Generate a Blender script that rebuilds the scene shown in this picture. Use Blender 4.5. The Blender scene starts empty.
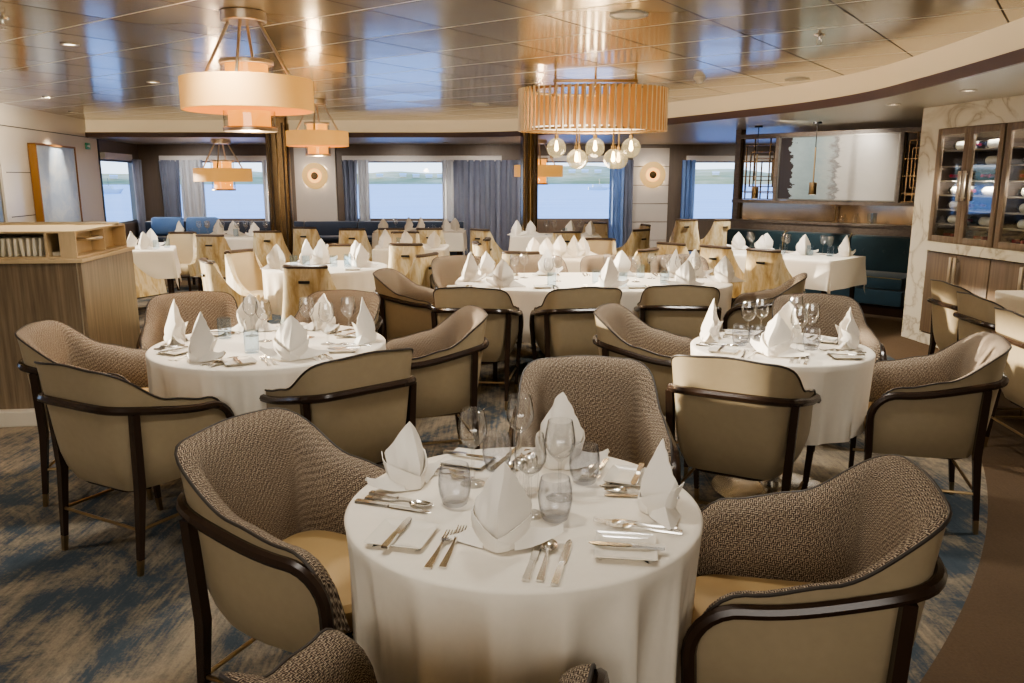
import bpy, bmesh, math, random
from mathutils import Vector, Matrix
random.seed(7)
PI = math.pi
C = bpy.context.scene.collection
R = math.radians

# ------------------------------------------------------------------ materials
MATS = {}
def newmat(name):
    m = bpy.data.materials.new(name); m.use_nodes = True
    nt = m.node_tree; nt.nodes.clear()
    out = nt.nodes.new('ShaderNodeOutputMaterial')
    MATS[name] = m
    return m, nt, out
def nd(nt, t, **k):
    n = nt.nodes.new(t)
    for a, b in k.items():
        if a.startswith('i_'):
            key = a[2:]
            key = int(key) if key.isdigit() else key.replace('_', ' ')
            n.inputs[key].default_value = b
        else: setattr(n, a, b)
    return n
def col(c): return (c[0], c[1], c[2], 1)
def srgb(r, g, b):
    f = lambda v: ((v/255)/12.92 if v/255 <= .04045 else (((v/255)+.055)/1.055)**2.4)
    return (f(r), f(g), f(b))
def bsdf(nt, out, c=(.5,.5,.5), rough=.5, metal=0, spec=.5, **k):
    b = nt.nodes.new('ShaderNodeBsdfPrincipled')
    b.inputs['Base Color'].default_value = col(c)
    b.inputs['Roughness'].default_value = rough
    b.inputs['Metallic'].default_value = metal
    b.inputs['Specular IOR Level'].default_value = spec
    for a, v in k.items(): b.inputs[a.replace('_', ' ')].default_value = v
    nt.links.new(b.outputs[0], out.inputs[0])
    return b
def math_n(nt, op, a, b=None, c=None):
    n = nt.nodes.new('ShaderNodeMath'); n.operation = op
    for i, v in enumerate((a, b, c)):
        if v is None: continue
        if isinstance(v, (int, float)): n.inputs[i].default_value = v
        else: nt.links.new(v, n.inputs[i])
    return n.outputs[0]
def mixc(nt, fac, a, b):
    n = nt.nodes.new('ShaderNodeMix'); n.data_type = 'RGBA'
    for i, v in ((0, fac), (6, a), (7, b)):
        if isinstance(v, (int, float)): n.inputs[i].default_value = v
        elif isinstance(v, tuple): n.inputs[i].default_value = col(v)
        else: nt.links.new(v, n.inputs[i])
    return n.outputs[2]
def ramp(nt, fac, stops):
    n = nt.nodes.new('ShaderNodeValToRGB')
    e = n.color_ramp.elements
    while len(e) < len(stops): e.new(.5)
    for i, (p, c) in enumerate(stops):
        e[i].position = p; e[i].color = col(c) if len(c) == 3 else c
    nt.links.new(fac, n.inputs[0])
    return n.outputs[0]
def coords(nt, kind='Object', scale=(1,1,1), rot=(0,0,0)):
    tc = nt.nodes.new('ShaderNodeTexCoord'); mp = nt.nodes.new('ShaderNodeMapping')
    mp.inputs['Scale'].default_value = scale; mp.inputs['Rotation'].default_value = rot
    nt.links.new(tc.outputs[kind], mp.inputs[0]); return mp.outputs[0]
def noise(nt, vec, scale=5, detail=4, rough=.55, dist=0):
    n = nt.nodes.new('ShaderNodeTexNoise')
    n.inputs['Scale'].default_value = scale; n.inputs['Detail'].default_value = detail
    n.inputs['Roughness'].default_value = rough; n.inputs['Distortion'].default_value = dist
    nt.links.new(vec, n.inputs['Vector']); return n.outputs[0]
def bump(nt, b, h, strength=.2, dist=.01):
    n = nt.nodes.new('ShaderNodeBump'); n.inputs['Strength'].default_value = strength
    n.inputs['Distance'].default_value = dist
    nt.links.new(h, n.inputs['Height']); nt.links.new(n.outputs[0], b.inputs['Normal'])

def simple(name, c, rough=.5, metal=0, var=.12, nscale=8, stretch=(1,1,1), bmp=0, **k):
    m, nt, out = newmat(name)
    b = bsdf(nt, out, c, rough, metal, **k)
    v = coords(nt, 'Object', stretch)
    f = noise(nt, v, nscale)
    lo = tuple(x*(1-var) for x in c); hi = tuple(min(1, x*(1+var)) for x in c)
    nt.links.new(mixc(nt, f, lo, hi), b.inputs['Base Color'])
    if bmp: bump(nt, b, f, bmp, .005)
    return m

LEATHER = simple('taupe_leather', srgb(160,145,119), .42, 0, .08, 30, bmp=.03)
TAN = simple('tan_seat_leather', srgb(186,158,114), .4, 0, .08, 6, bmp=.04)
CREAM = simple('cream_leather', srgb(196,178,146), .45, 0, .06, 10)
DARKWOOD = simple('dark_walnut', srgb(52,38,29), .26, 0, .3, 9, (1,1,.15))
CAPWOOD = simple('dark_cap_wood', srgb(74,60,48), .35, 0, .2, 9)
PIPING = simple('dark_piping', srgb(58,52,47), .5)
BRASS = simple('brushed_brass', srgb(160,138,105), .3, .9, .1, 40)
BRONZE = simple('bronze_cladding', srgb(112,92,66), .25, .85, .1, 5)
CHROME = simple('polished_metal', (.80,.78,.74), .2, 1, .04, 20)
NICKEL = simple('satin_nickel', srgb(196,184,164), .34, .75, .06, 30)
PORCELAIN = simple('white_porcelain', srgb(232,226,214), .15, 0, .02, 5)
LINEN = simple('white_linen', srgb(232,224,210), .8, 0, .03, 60, bmp=.03)
NAPKIN = simple('napkin_linen', srgb(238,232,222), .75, 0, .02, 60, bmp=.04)
PIPEGOLD = simple('gold_piping', srgb(150,132,92), .4)
WHITE = simple('white_paint', srgb(225,220,208), .5, 0, .03)
BLACK = simple('black_metal', srgb(28,26,25), .4, 0, .1)
GREYMETAL = simple('grey_metal', srgb(130,128,122), .35, .6, .1)
OAK = simple('light_oak', srgb(198,178,144), .5, 0, .12, 10, (8,8,.6))
GOLDFRAME = simple('gold_frame_wood', srgb(130,92,46), .45, 0, .2, 12, (1,1,.2))
PAPER = simple('cream_paper', srgb(232,226,208), .7, 0, .04)
VELVET = simple('teal_velvet', srgb(36,66,80), .75, 0, .35, 6, Sheen_Weight=.4)
NAVY = simple('navy_upholstery', srgb(30,44,66), .7, 0, .2, 6, Sheen_Weight=.3)
BLUECUSH = simple('blue_cushion', srgb(84,116,164), .75, 0, .15, 6)
CURTAIN = simple('grey_blue_curtain', srgb(112,117,134), .8, 0, .15, 5)
LITCURT = simple('blue_lit_curtain', srgb(112,138,184), .8, 0, .15, 5)  # blue window light is put into this curtain colour
SHEER = simple('pale_curtain_lining', srgb(182,184,190), .8, 0, .05, 5)
BLIND = simple('white_blind', srgb(200,194,188), .6, 0, .03)
DARKWALL = simple('dark_window_timber', srgb(100,88,78), .45, 0, .18, 5, (4,4,.5))
PANELW = simple('greige_panel', srgb(178,170,162), .5, 0, .03)
WALLW = simple('gloss_white_wall', srgb(205,198,188), .22, 0, .03, 2)
SOFFIT = simple('soffit_paint', srgb(188,180,164), .35, 0, .04, 1.5)
COVE = None
FASCIA = simple('brown_fascia', srgb(104,84,74), .35, 0, .12, 3)
STONE = simple('pale_stone_plinth', srgb(205,198,184), .3, 0, .06, 3)
BOTTLE = simple('dark_bottle_glass', srgb(20,24,18), .08, 0, .2)
LABEL = simple('bottle_label', srgb(225,220,205), .6)
CAPSULE = simple('red_capsule', srgb(150,22,50), .35)
GREEN = simple('green_sign', srgb(60,150,110), .4)
BROWNWALL = simple('bar_wall', srgb(70,60,52), .5)
HULL = simple('white_hull', srgb(230,230,230), .4)

def wood_panel(name, c1, c2, stretch=(26,26,1.1)):
    m, nt, out = newmat(name)
    b = bsdf(nt, out, c1, .38)
    v = coords(nt, 'Object', stretch)
    f = noise(nt, v, 1.6, 6, .65)
    nt.links.new(ramp(nt, f, [(.3, c1), (.7, c2)]), b.inputs['Base Color'])
    return m
GREYWOOD = wood_panel('grey_brown_veneer', srgb(98,84,68), srgb(142,126,104))
CABWOOD = wood_panel('cabinet_veneer', srgb(106,91,76), srgb(136,118,100))
DADO = wood_panel('dado_veneer', srgb(92,82,74), srgb(122,110,100), (14,14,30))

def tweed():
    m, nt, out = newmat('woven_tweed')
    b = bsdf(nt, out, (.3,.25,.2), .9, 0, .2)
    uv = nt.nodes.new('ShaderNodeTexCoord').outputs['UV']
    sx = nt.nodes.new('ShaderNodeSeparateXYZ'); nt.links.new(uv, sx.inputs[0])
    u, v = sx.outputs[0], sx.outputs[1]
    N = 92.0
    un = math_n(nt, 'MULTIPLY', u, N); vn = math_n(nt, 'MULTIPLY', v, N)
    par = math_n(nt, 'FRACT', math_n(nt, 'MULTIPLY', math_n(nt, 'ADD', math_n(nt, 'FLOOR', un), math_n(nt, 'FLOOR', vn)), .5))
    par = math_n(nt, 'GREATER_THAN', par, .25)
    d = math_n(nt, 'ADD', math_n(nt, 'MULTIPLY', un, par), math_n(nt, 'MULTIPLY', vn, math_n(nt, 'SUBTRACT', 1.0, par)))
    s = math_n(nt, 'SINE', math_n(nt, 'MULTIPLY', d, 4*PI))
    nz = noise(nt, uv, 220, 3)
    h = math_n(nt, 'ADD', math_n(nt, 'ADD', math_n(nt, 'MULTIPLY', s, .26), math_n(nt, 'MULTIPLY', math_n(nt, 'SUBTRACT', nz, .5), 1.6)), .5)
    big = noise(nt, uv, 9, 3)
    base = ramp(nt, h, [(.2, srgb(58,50,46)), (.5, srgb(118,103,90)), (.82, srgb(196,182,160))])
    tint = mixc(nt, big, (.85,.85,.88), (1.1,1.08,1.05))
    mu = nt.nodes.new('ShaderNodeMix'); mu.data_type = 'RGBA'; mu.blend_type = 'MULTIPLY'
    mu.inputs[0].default_value = 1
    nt.links.new(base, mu.inputs[6]); nt.links.new(tint, mu.inputs[7])
    nt.links.new(mu.outputs[2], b.inputs['Base Color'])
    bump(nt, b, h, .5, .004)
    return m
TWEED = tweed()

def marbled():
    m, nt, out = newmat('marbled_gold_fabric')
    b = bsdf(nt, out, (.5,.4,.25), .5)
    v = coords(nt, 'Object', (6,6,1.6))
    f = noise(nt, v, 2.2, 5, .6, .6)
    nt.links.new(ramp(nt, f, [(.28, srgb(158,128,84)), (.45, srgb(194,172,128)), (.58, srgb(212,198,166)), (.74, srgb(166,144,108))]), b.inputs['Base Color'])
    return m
MARBLED = marbled()

def marble():
    m, nt, out = newmat('veined_marble')
    b = bsdf(nt, out, (.8,.78,.7), .2)
    v = coords(nt, 'Object', (1,1,1), (.4,.7,.3))
    n = nt.nodes.new('ShaderNodeTexNoise'); n.inputs['Scale'].default_value = 1.6; n.inputs['Detail'].default_value = 8
    n.inputs['Distortion'].default_value = 1.6
    nt.links.new(v, n.inputs['Vector'])
    a = math_n(nt, 'ABSOLUTE', math_n(nt, 'SUBTRACT', n.outputs[0], .5))
    nt.links.new(ramp(nt, a, [(0, srgb(184,174,154)), (.015, srgb(208,200,182)), (.05, srgb(222,216,200)), (1, srgb(228,222,208))]), b.inputs['Base Color'])
    return m
MARBLE = marble()

def carpet():
    m, nt, out = newmat('patterned_carpet')
    b = bsdf(nt, out, (.3,.3,.3), .95, 0, .1)
    tc = nt.nodes.new('ShaderNodeTexCoord')
    mp = nt.nodes.new('ShaderNodeMapping'); nt.links.new(tc.outputs['Object'], mp.inputs[0])
    mp.inputs['Rotation'].default_value = (0,0,R(28)); mp.inputs['Scale'].default_value = (1.0,.68,1)
    st = nt.nodes.new('ShaderNodeMapping'); nt.links.new(tc.outputs['Object'], st.inputs[0])
    st.inputs['Rotation'].default_value = (0,0,R(28)); st.inputs['Scale'].default_value = (60,2.4,1)
    blot = noise(nt, mp.outputs[0], 2.4, 9, .74, .4)
    streak = noise(nt, st.outputs[0], 1.0, 4, .6)
    fine = noise(nt, tc.outputs['Object'], 90, 2, .6)
    mix = math_n(nt, 'ADD', math_n(nt, 'MULTIPLY', streak, .17), math_n(nt, 'ADD', math_n(nt, 'MULTIPLY', blot, .74), math_n(nt, 'MULTIPLY', fine, .09)))
    c = ramp(nt, mix, [(.34, srgb(62,71,80)), (.45, srgb(74,82,88)), (.48, srgb(102,98,92)), (.52, srgb(126,117,104)), (.58, srgb(150,137,117)), (.66, srgb(118,113,105)), (.74, srgb(82,88,94))])
    wk = mixc(nt, math_n(nt, 'ADD', math_n(nt, 'MULTIPLY', fine, .5), math_n(nt, 'MULTIPLY', blot, .5)), srgb(74,62,50), srgb(112,94,76))
    sx = nt.nodes.new('ShaderNodeSeparateXYZ'); nt.links.new(tc.outputs['Object'], sx.inputs[0])
    dx = math_n(nt, 'ADD', sx.outputs[0], 4.64); dy = math_n(nt, 'SUBTRACT', sx.outputs[1], 7.67)
    d = math_n(nt, 'SQRT', math_n(nt, 'ADD', math_n(nt, 'MULTIPLY', dx, dx), math_n(nt, 'MULTIPLY', dy, dy)))
    f = math_n(nt, 'GREATER_THAN', d, 8.03)
    nt.links.new(mixc(nt, f, c, wk), b.inputs['Base Color'])
    bump(nt, b, math_n(nt, 'ADD', fine, streak), .5, .01)
    return m
CARPET = carpet()

def ceiling_mat():
    m, nt, out = newmat('champagne_metal_ceiling')
    b = bsdf(nt, out, srgb(196,180,150), .13, .45)
    tc = nt.nodes.new('ShaderNodeTexCoord')
    sx = nt.nodes.new('ShaderNodeSeparateXYZ'); nt.links.new(tc.outputs['Object'], sx.inputs[0])
    a = R(35.5)
    X, Y = sx.outputs[0], sx.outputs[1]
    p = math_n(nt, 'SUBTRACT', math_n(nt, 'MULTIPLY', X, math.cos(a)), math_n(nt, 'MULTIPLY', Y, math.sin(a)))
    q = math_n(nt, 'ADD', math_n(nt, 'MULTIPLY', X, math.sin(a)), math_n(nt, 'MULTIPLY', Y, math.cos(a)))
    def line(t, off, sp, w):
        fr = math_n(nt, 'FRACT', math_n(nt, 'DIVIDE', math_n(nt, 'ADD', t, off), sp))
        return math_n(nt, 'LESS_THAN', math_n(nt, 'ABSOLUTE', math_n(nt, 'SUBTRACT', fr, .5)), w/sp)
    ld = line(p, .53+.36+7.2, .72, .006); ll = line(q, .345-.62+6.9, .69, .007)
    pid = math_n(nt, 'FLOOR', math_n(nt, 'DIVIDE', math_n(nt, 'ADD', p, .53+7.2), .72))
    qid = math_n(nt, 'FLOOR', math_n(nt, 'DIVIDE', math_n(nt, 'ADD', q, -.62+6.9), .69))
    wn = nt.nodes.new('ShaderNodeTexWhiteNoise'); wn.noise_dimensions = '2D'
    cb = nt.nodes.new('ShaderNodeCombineXYZ'); nt.links.new(pid, cb.inputs[0]); nt.links.new(qid, cb.inputs[1])
    nt.links.new(cb.outputs[0], wn.inputs['Vector'])
    base = mixc(nt, wn.outputs[0], srgb(192,180,154), srgb(208,198,174))
    base = mixc(nt, ld, base, srgb(52,46,38))
    base = mixc(nt, ll, base, srgb(255,252,240))
    nt.links.new(base, b.inputs['Base Color'])
    rg = math_n(nt, 'ADD', .15, math_n(nt, 'MULTIPLY', math_n(nt, 'MAXIMUM', ld, ll), .6))
    nt.links.new(rg, b.inputs['Roughness'])
    mtl = math_n(nt, 'MULTIPLY', math_n(nt, 'SUBTRACT', 1.0, math_n(nt, 'MAXIMUM', ld, ll)), .45)
    nt.links.new(mtl, b.inputs['Metallic'])
    # each panel sits at a slightly different tilt, and is very gently wavy
    nv = noise(nt, tc.outputs['Object'], 1.1, 2, .5)
    tilt = nt.nodes.new('ShaderNodeVectorMath'); tilt.operation = 'MULTIPLY_ADD'
    tilt.inputs[1].default_value = (.02,.02,0); tilt.inputs[2].default_value = (-.01,-.01,-1)
    nt.links.new(wn.outputs[1], tilt.inputs[0])
    nrm = nt.nodes.new('ShaderNodeVectorMath'); nrm.operation = 'NORMALIZE'
    nt.links.new(tilt.outputs[0], nrm.inputs[0])
    bm_ = nt.nodes.new('ShaderNodeBump'); bm_.inputs['Strength'].default_value = .25; bm_.inputs['Distance'].default_value = .02
    nt.links.new(nv, bm_.inputs['Height']); nt.links.new(nrm.outputs[0], bm_.inputs['Normal'])
    nt.links.new(bm_.outputs[0], b.inputs['Normal'])
    return m
CEIL = ceiling_mat()

def glass_mat(name, clear, edge, ior=1.45, lo=.0):
    m, nt, out = newmat(name)
    lw = nd(nt, 'ShaderNodeLayerWeight'); lw.inputs['Blend'].default_value = .5
    tr = nd(nt, 'ShaderNodeBsdfTransparent'); gl = nd(nt, 'ShaderNodeBsdfGlossy'); gl.inputs['Roughness'].default_value = .03
    nt.links.new(mixc(nt, math_n(nt, 'POWER', lw.outputs['Facing'], 4.0), clear, edge), tr.inputs[0])
    ms = nd(nt, 'ShaderNodeMixShader')
    f4 = math_n(nt, 'POWER', lw.outputs['Facing'], 4.0)
    nt.links.new(math_n(nt, 'MINIMUM', math_n(nt, 'ADD', math_n(nt, 'MULTIPLY', f4, .7*(ior-1)/.45), .04+lo), .8), ms.inputs[0])
    nt.links.new(tr.outputs[0], ms.inputs[1]); nt.links.new(gl.outputs[0], ms.inputs[2])
    nt.links.new(ms.outputs[0], out.inputs[0])
    return m
GLASS = glass_mat('clear_glass', (.985,.985,.985), (.30,.30,.31), 1.45, .05)
TUMBLER = glass_mat('smoky_tumbler_glass', (.94,.945,.96), (.22,.25,.32), 1.45, .03)
BLUEGLASS = glass_mat('blue_tumbler_glass', (.90,.95,.99), (.62,.72,.86))
PANE = glass_mat('window_glass', (.98,.985,.99), (.93,.95,.97), 1.2)
DOORGLASS = glass_mat('cabinet_door_glass', (.9,.92,.93), (.8,.82,.84), 1.6, .06)
GLOBE = glass_mat('globe_glass', (.98,.96,.92), (.85,.80,.68), 1.45, .04)

def seeded_globe():
    m = glass_mat('seeded_globe_glass', (.97,.95,.9), (.7,.64,.5), 1.45, .04); nt = m.node_tree
    out = [n for n in nt.nodes if n.type == 'OUTPUT_MATERIAL'][0]; sh = out.inputs[0].links[0].from_socket
    e = nd(nt, 'ShaderNodeEmission'); e.inputs[0].default_value = col(srgb(255,226,165)); e.inputs[1].default_value = .55
    ad = nd(nt, 'ShaderNodeAddShader')
    mx = nd(nt, 'ShaderNodeMixShader')
    f = noise(nt, coords(nt), 70, 3)
    nt.links.new(math_n(nt, 'ADD', .12, math_n(nt, 'MULTIPLY', f, .4)), mx.inputs[0])
    nt.links.new(sh, mx.inputs[1]); nt.links.new(e.outputs[0], mx.inputs[2]); nt.links.new(mx.outputs[0], out.inputs[0])
    return m
GLOBE = seeded_globe()
def emit(name, c, s, base=(.8,.7,.55)):
    m, nt, out = newmat(name)
    b = bsdf(nt, out, base, .6)
    v = coords(nt, 'Object'); f = noise(nt, v, 30, 2)
    nt.links.new(mixc(nt, f, tuple(x*.96 for x in c), c), b.inputs['Emission Color'])
    b.inputs['Emission Strength'].default_value = s
    return m
SHADE = emit('cream_drum_shade', srgb(242,174,88), .32, srgb(224,180,120))
SHADEIN = emit('amber_inner_shade', srgb(244,164,60), .7, srgb(226,166,84))
DIFFUSER = emit('lamp_diffuser', srgb(255,236,205), 1.0, (.9,.85,.75))
BULB = emit('warm_bulb', srgb(255,214,150), 14)
HALO = emit('sconce_halo', srgb(255,220,165), .55, (.8,.76,.66))
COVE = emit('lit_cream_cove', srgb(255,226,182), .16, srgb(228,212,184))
SCDISC = emit('sconce_disc', srgb(230,190,125), .22, srgb(205,170,112))
AMBER = emit('sconce_amber', srgb(250,165,70), .9, (.75,.5,.25))
SLAT = emit('amber_slat', srgb(210,150,80), .14, srgb(178,134,84))
SLATEDGE = simple('pale_slat_edge', srgb(242,226,196), .4)
DOWNL = emit('downlight_lens', srgb(255,240,215), 4)
MIRROR = simple('bronze_mirror', srgb(142,122,98), .1, .85, .15, 2)

def art_blue():
    m, nt, out = newmat('pale_blue_painting')
    b = bsdf(nt, out, (.5,.6,.7), .35)
    v = coords(nt, 'Object', (1,2,1.2))
    f = noise(nt, v, 1.8, 8, .62, .5)
    nt.links.new(ramp(nt, f, [(.3, srgb(150,174,206)), (.5, srgb(184,200,222)), (.62, srgb(212,220,230)), (.75, srgb(232,224,208))]), b.inputs['Base Color'])
    return m
ARTBLUE = art_blue()
def art_grey():
    m, nt, out = newmat('stone_and_frost_artwork')
    b = bsdf(nt, out, (.5,.5,.5), .3)
    uv = nt.nodes.new('ShaderNodeTexCoord').outputs['UV']
    sx = nt.nodes.new('ShaderNodeSeparateXYZ'); nt.links.new(uv, sx.inputs[0])
    f = noise(nt, uv, 9, 9, .75); f2 = noise(nt, uv, 7, 6, .62)
    t = math_n(nt, 'ADD', sx.outputs[0], math_n(nt, 'MULTIPLY', math_n(nt, 'SUBTRACT', f, .5), .34))
    t2 = math_n(nt, 'ADD', sx.outputs[0], math_n(nt, 'MULTIPLY', math_n(nt, 'SUBTRACT', f2, .5), .3))
    c = ramp(nt, t, [(.1, srgb(150,166,172)), (.3, srgb(128,146,152)), (.44, srgb(150,158,158)), (.5, srgb(112,110,110)), (.53, srgb(176,174,170)), (.8, srgb(190,188,184))])
    dk = math_n(nt, 'LESS_THAN', t2, .11)
    nt.links.new(mixc(nt, dk, c, srgb(52,46,44)), b.inputs['Base Color'])
    return m
ARTGREY = art_grey()

def sea_mat():
    m, nt, out = newmat('bright_sea')
    b = bsdf(nt, out, srgb(150,180,214), .35, 0, .6)
    v = coords(nt, 'Object', (.02,.12,1))
    f = noise(nt, v, 1.2, 6, .6)
    nt.links.new(ramp(nt, f, [(.3, srgb(96,150,214)), (.7, srgb(140,186,234))]), b.inputs['Base Color'])
    b.inputs['Emission Color'].default_value = col(srgb(160,190,225)); b.inputs['Emission Strength'].default_value = 0
    return m
SEA = sea_mat()
def hill_mat():
    m, nt, out = newmat('grassy_shore_hills')
    b = bsdf(nt, out, (.3,.32,.2), .9)
    v = coords(nt, 'Object', (.008,.008,.09))
    f = noise(nt, v, 1.5, 7, .65)
    nt.links.new(ramp(nt, f, [(.3, srgb(138,146,96)), (.46, srgb(176,168,122)), (.58, srgb(206,192,152)), (.72, srgb(160,166,128))]), b.inputs['Base Color'])
    return m
HILL = hill_mat()

# ------------------------------------------------------------------ mesh helpers
class MB:
    def __init__(s): s.v = []; s.f = []; s.uv = None
    def add(s, vs, fs):
        o = len(s.v); s.v += [tuple(v) for v in vs]; s.f += [tuple(i+o for i in f) for f in fs]; return s
    def box(s, c, d, rot=None, bev=0):
        bm = bmesh.new(); bmesh.ops.create_cube(bm, size=1)
        bmesh.ops.scale(bm, vec=d, verts=bm.verts)
        if bev: bmesh.ops.bevel(bm, geom=list(bm.edges), offset=bev, segments=2, profile=.5, affect='EDGES')
        M = Matrix.Translation(c) @ (rot.to_4x4() if rot else Matrix.Identity(4))
        bm.verts.index_update()
        s.add([M @ v.co for v in bm.verts], [[v.index for v in f.verts] for f in bm.faces]); bm.free(); return s
    def bb(s, x0, x1, y0, y1, z0, z1, bev=0):
        return s.box(((x0+x1)/2,(y0+y1)/2,(z0+z1)/2), (abs(x1-x0),abs(y1-y0),abs(z1-z0)), None, bev)
    def lathe(s, prof, c=(0,0,0), n=24, ax=None):
        vs, fs = [], []
        M = Matrix.Translation(c) @ (ax.to_4x4() if ax else Matrix.Identity(4))
        m = len(prof)
        for i in range(n):
            a = 2*PI*i/n
            for r, z in prof: vs.append(M @ Vector((r*math.cos(a), r*math.sin(a), z)))
        for i in range(n):
            j = (i+1) % n
            for k in range(m-1): fs.append((i*m+k, j*m+k, j*m+k+1, i*m+k+1))
        if prof[0][0] > 1e-6: fs.append([i*m for i in range(n)][::-1])
        if prof[-1][0] > 1e-6: fs.append([i*m+m-1 for i in range(n)])
        return s.add(vs, fs)
    def cyl(s, p0, p1, r0, r1=None, n=16):
        p0, p1 = Vector(p0), Vector(p1); d = p1-p0
        q = d.to_track_quat('Z', 'Y').to_matrix()
        return s.lathe([(r0,0),(r1 if r1 is not None else r0, d.length)], p0, n, q)
    def tube(s, pts, ra, rb=None, n=10, closed=False, up=(0,0,1), phase=0):
        pts = [Vector(p) for p in pts]; m = len(pts); vs, fs = [], []
        for i, p in enumerate(pts):
            a = pts[i-1] if (i > 0 or closed) else p; b = pts[(i+1) % m] if (i < m-1 or closed) else p
            t = (b-a).normalized(); u = Vector(up)
            if abs(t.dot(u)) > .98: u = Vector((0,1,0)) if abs(t.y) < .9 else Vector((1,0,0))
            side = t.cross(u).normalized(); upv = side.cross(t)
            r1 = ra[i] if isinstance(ra, (list, tuple)) else ra
            r2 = rb[i] if isinstance(rb, (list, tuple)) else (rb if rb is not None else r1)
            for k in range(n):
                an = 2*PI*k/n + phase
                vs.append(p + side*math.cos(an)*r1 + upv*math.sin(an)*r2)
        for i in range(m if closed else m-1):
            j = (i+1) % m
            for k in range(n): fs.append((i*n+k, i*n+(k+1) % n, j*n+(k+1) % n, j*n+k))
        if not closed: fs.append(list(range(n))[::-1]); fs.append([(m-1)*n+k for k in range(n)])
        return s.add(vs, fs)
    def tframe(s, pts, r, n=8):
        # sweep with a carried frame: safe for paths that turn from level to upright
        pts = [Vector(p) for p in pts]; m = len(pts); vs, fs = [], []
        t = (pts[1]-pts[0]).normalized(); nrm = t.orthogonal().normalized()
        for i in range(m):
            a = pts[max(i-1,0)]; b = pts[min(i+1,m-1)]; t = (b-a).normalized()
            nrm = (nrm - t*nrm.dot(t)).normalized(); bi = t.cross(nrm)
            rr = r[i] if isinstance(r, (list,tuple)) else r
            for k in range(n):
                an = 2*PI*k/n
                vs.append(pts[i] + nrm*math.cos(an)*rr + bi*math.sin(an)*rr)
        for i in range(m-1):
            for k in range(n): fs.append((i*n+k, i*n+(k+1)%n, (i+1)*n+(k+1)%n, (i+1)*n+k))
        fs.append(list(range(n))[::-1]); fs.append([(m-1)*n+k for k in range(n)])
        return s.add(vs, fs)
    def stack(s, outline, levels, cap0=True, cap1=True, dome=0):
        # outline: list of (x,y); levels: (z, inset)
        n = len(outline); nr = normals(outline, True); vs, fs = [], []
        for z, ins in levels:
            for (x, y), (a, b) in zip(outline, nr): vs.append((x-a*ins, y-b*ins, z))
        for i in range(len(levels)-1):
            for k in range(n): fs.append((i*n+k, i*n+(k+1)%n, (i+1)*n+(k+1)%n, (i+1)*n+k))
        if cap0: fs.append(list(range(n))[::-1])
        if cap1:
            b0 = (len(levels)-1)*n; z = levels[-1][0]
            ring = [vs[b0+k] for k in range(n)]; cx = sum(p[0] for p in ring)/n; cy = sum(p[1] for p in ring)/n
            prev = b0
            for q in (.66, .33):
                o = len(vs)
                for p in ring: vs.append((cx+(p[0]-cx)*q, cy+(p[1]-cy)*q, z+dome*(1-q*q)))
                for k in range(n): fs.append((prev+k, prev+(k+1)%n, o+(k+1)%n, o+k))
                prev = o
            vs.append((cx, cy, z+dome)); o = len(vs)-1
            for k in range(n): fs.append((prev+k, prev+(k+1)%n, o))
        return s.add(vs, fs)
    def mesh(s, name, mat, sharp=38):
        me = bpy.data.meshes.new(name); me.from_pydata(s.v, [], s.f)
        if s.uv:
            ul = me.uv_layers.new(name='UVMap')
            for lp in me.loops: ul.data[lp.index].uv = s.uv[lp.vertex_index]
        bm = bmesh.new(); bm.from_mesh(me); bmesh.ops.recalc_face_normals(bm, faces=bm.faces)
        bm.to_mesh(me); bm.free()
        for p in me.polygons: p.use_smooth = True
        me.set_sharp_from_angle(angle=R(sharp))
        me.materials.append(mat); return me
    def build(s, name, mat, parent=None, sharp=38):
        o = bpy.data.objects.new(name, s.mesh(name, mat, sharp)); C.objects.link(o)
        if parent: o.parent = parent
        return o
def normals(pts, closed):
    m = len(pts); out = []
    area = 0
    if closed:
        area = sum(pts[i][0]*pts[(i+1)%m][1]-pts[(i+1)%m][0]*pts[i][1] for i in range(m))
    for i in range(m):
        a = pts[i-1] if (i > 0 or closed) else pts[i]; b = pts[(i+1)%m] if (i < m-1 or closed) else pts[i]
        dx, dy = b[0]-a[0], b[1]-a[1]; l = math.hypot(dx, dy) or 1
        n = (dy/l, -dx/l)
        if closed and area < 0: n = (-n[0], -n[1])
        out.append(n)
    return out
def tag(o, label=None, cat=None, group=None, kind=None):
    if label: o['label'] = label
    if cat: o['category'] = cat
    if group: o['group'] = group
    if kind: o['kind'] = kind
    return o
def thing(name, label, cat, loc=(0,0,0), rz=0, group=None):
    o = bpy.data.objects.new(name, None); C.objects.link(o); o.empty_display_size = .1
    o.location = loc; o.rotation_euler = (0,0,rz)
    return tag(o, label, cat, group)
KIDS = {}
def kids(o):
    return [c for c in bpy.data.objects if c.parent == o]
def copy_tree(o, parent=None):
    c = o.copy(); C.objects.link(c)
    if parent: c.parent = parent
    for ch in kids(o): copy_tree(ch, c)
    return c
def struct(o, label=None):
    o['kind'] = 'structure'
    if label: o['label'] = label; o['category'] = o.name.split('_')[0]
    return o
def smooth(a, b, t):
    t = max(0, min(1, (t-a)/(b-a))); return t*t*(3-2*t)
def catmull(P, n):
    P = [Vector(p) for p in P]; P = [P[0]*2-P[1]] + P + [P[-1]*2-P[-2]]
    out = []; segs = len(P)-3
    for i in range(n+1):
        t = i/n*segs; k = min(int(t), segs-1); t -= k
        a, b, c, d = P[k:k+4]
        out.append(.5*((2*b)+(c-a)*t+(2*a-5*b+4*c-d)*t*t+(3*b-a-3*c+d)*t**3))
    return out
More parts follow.
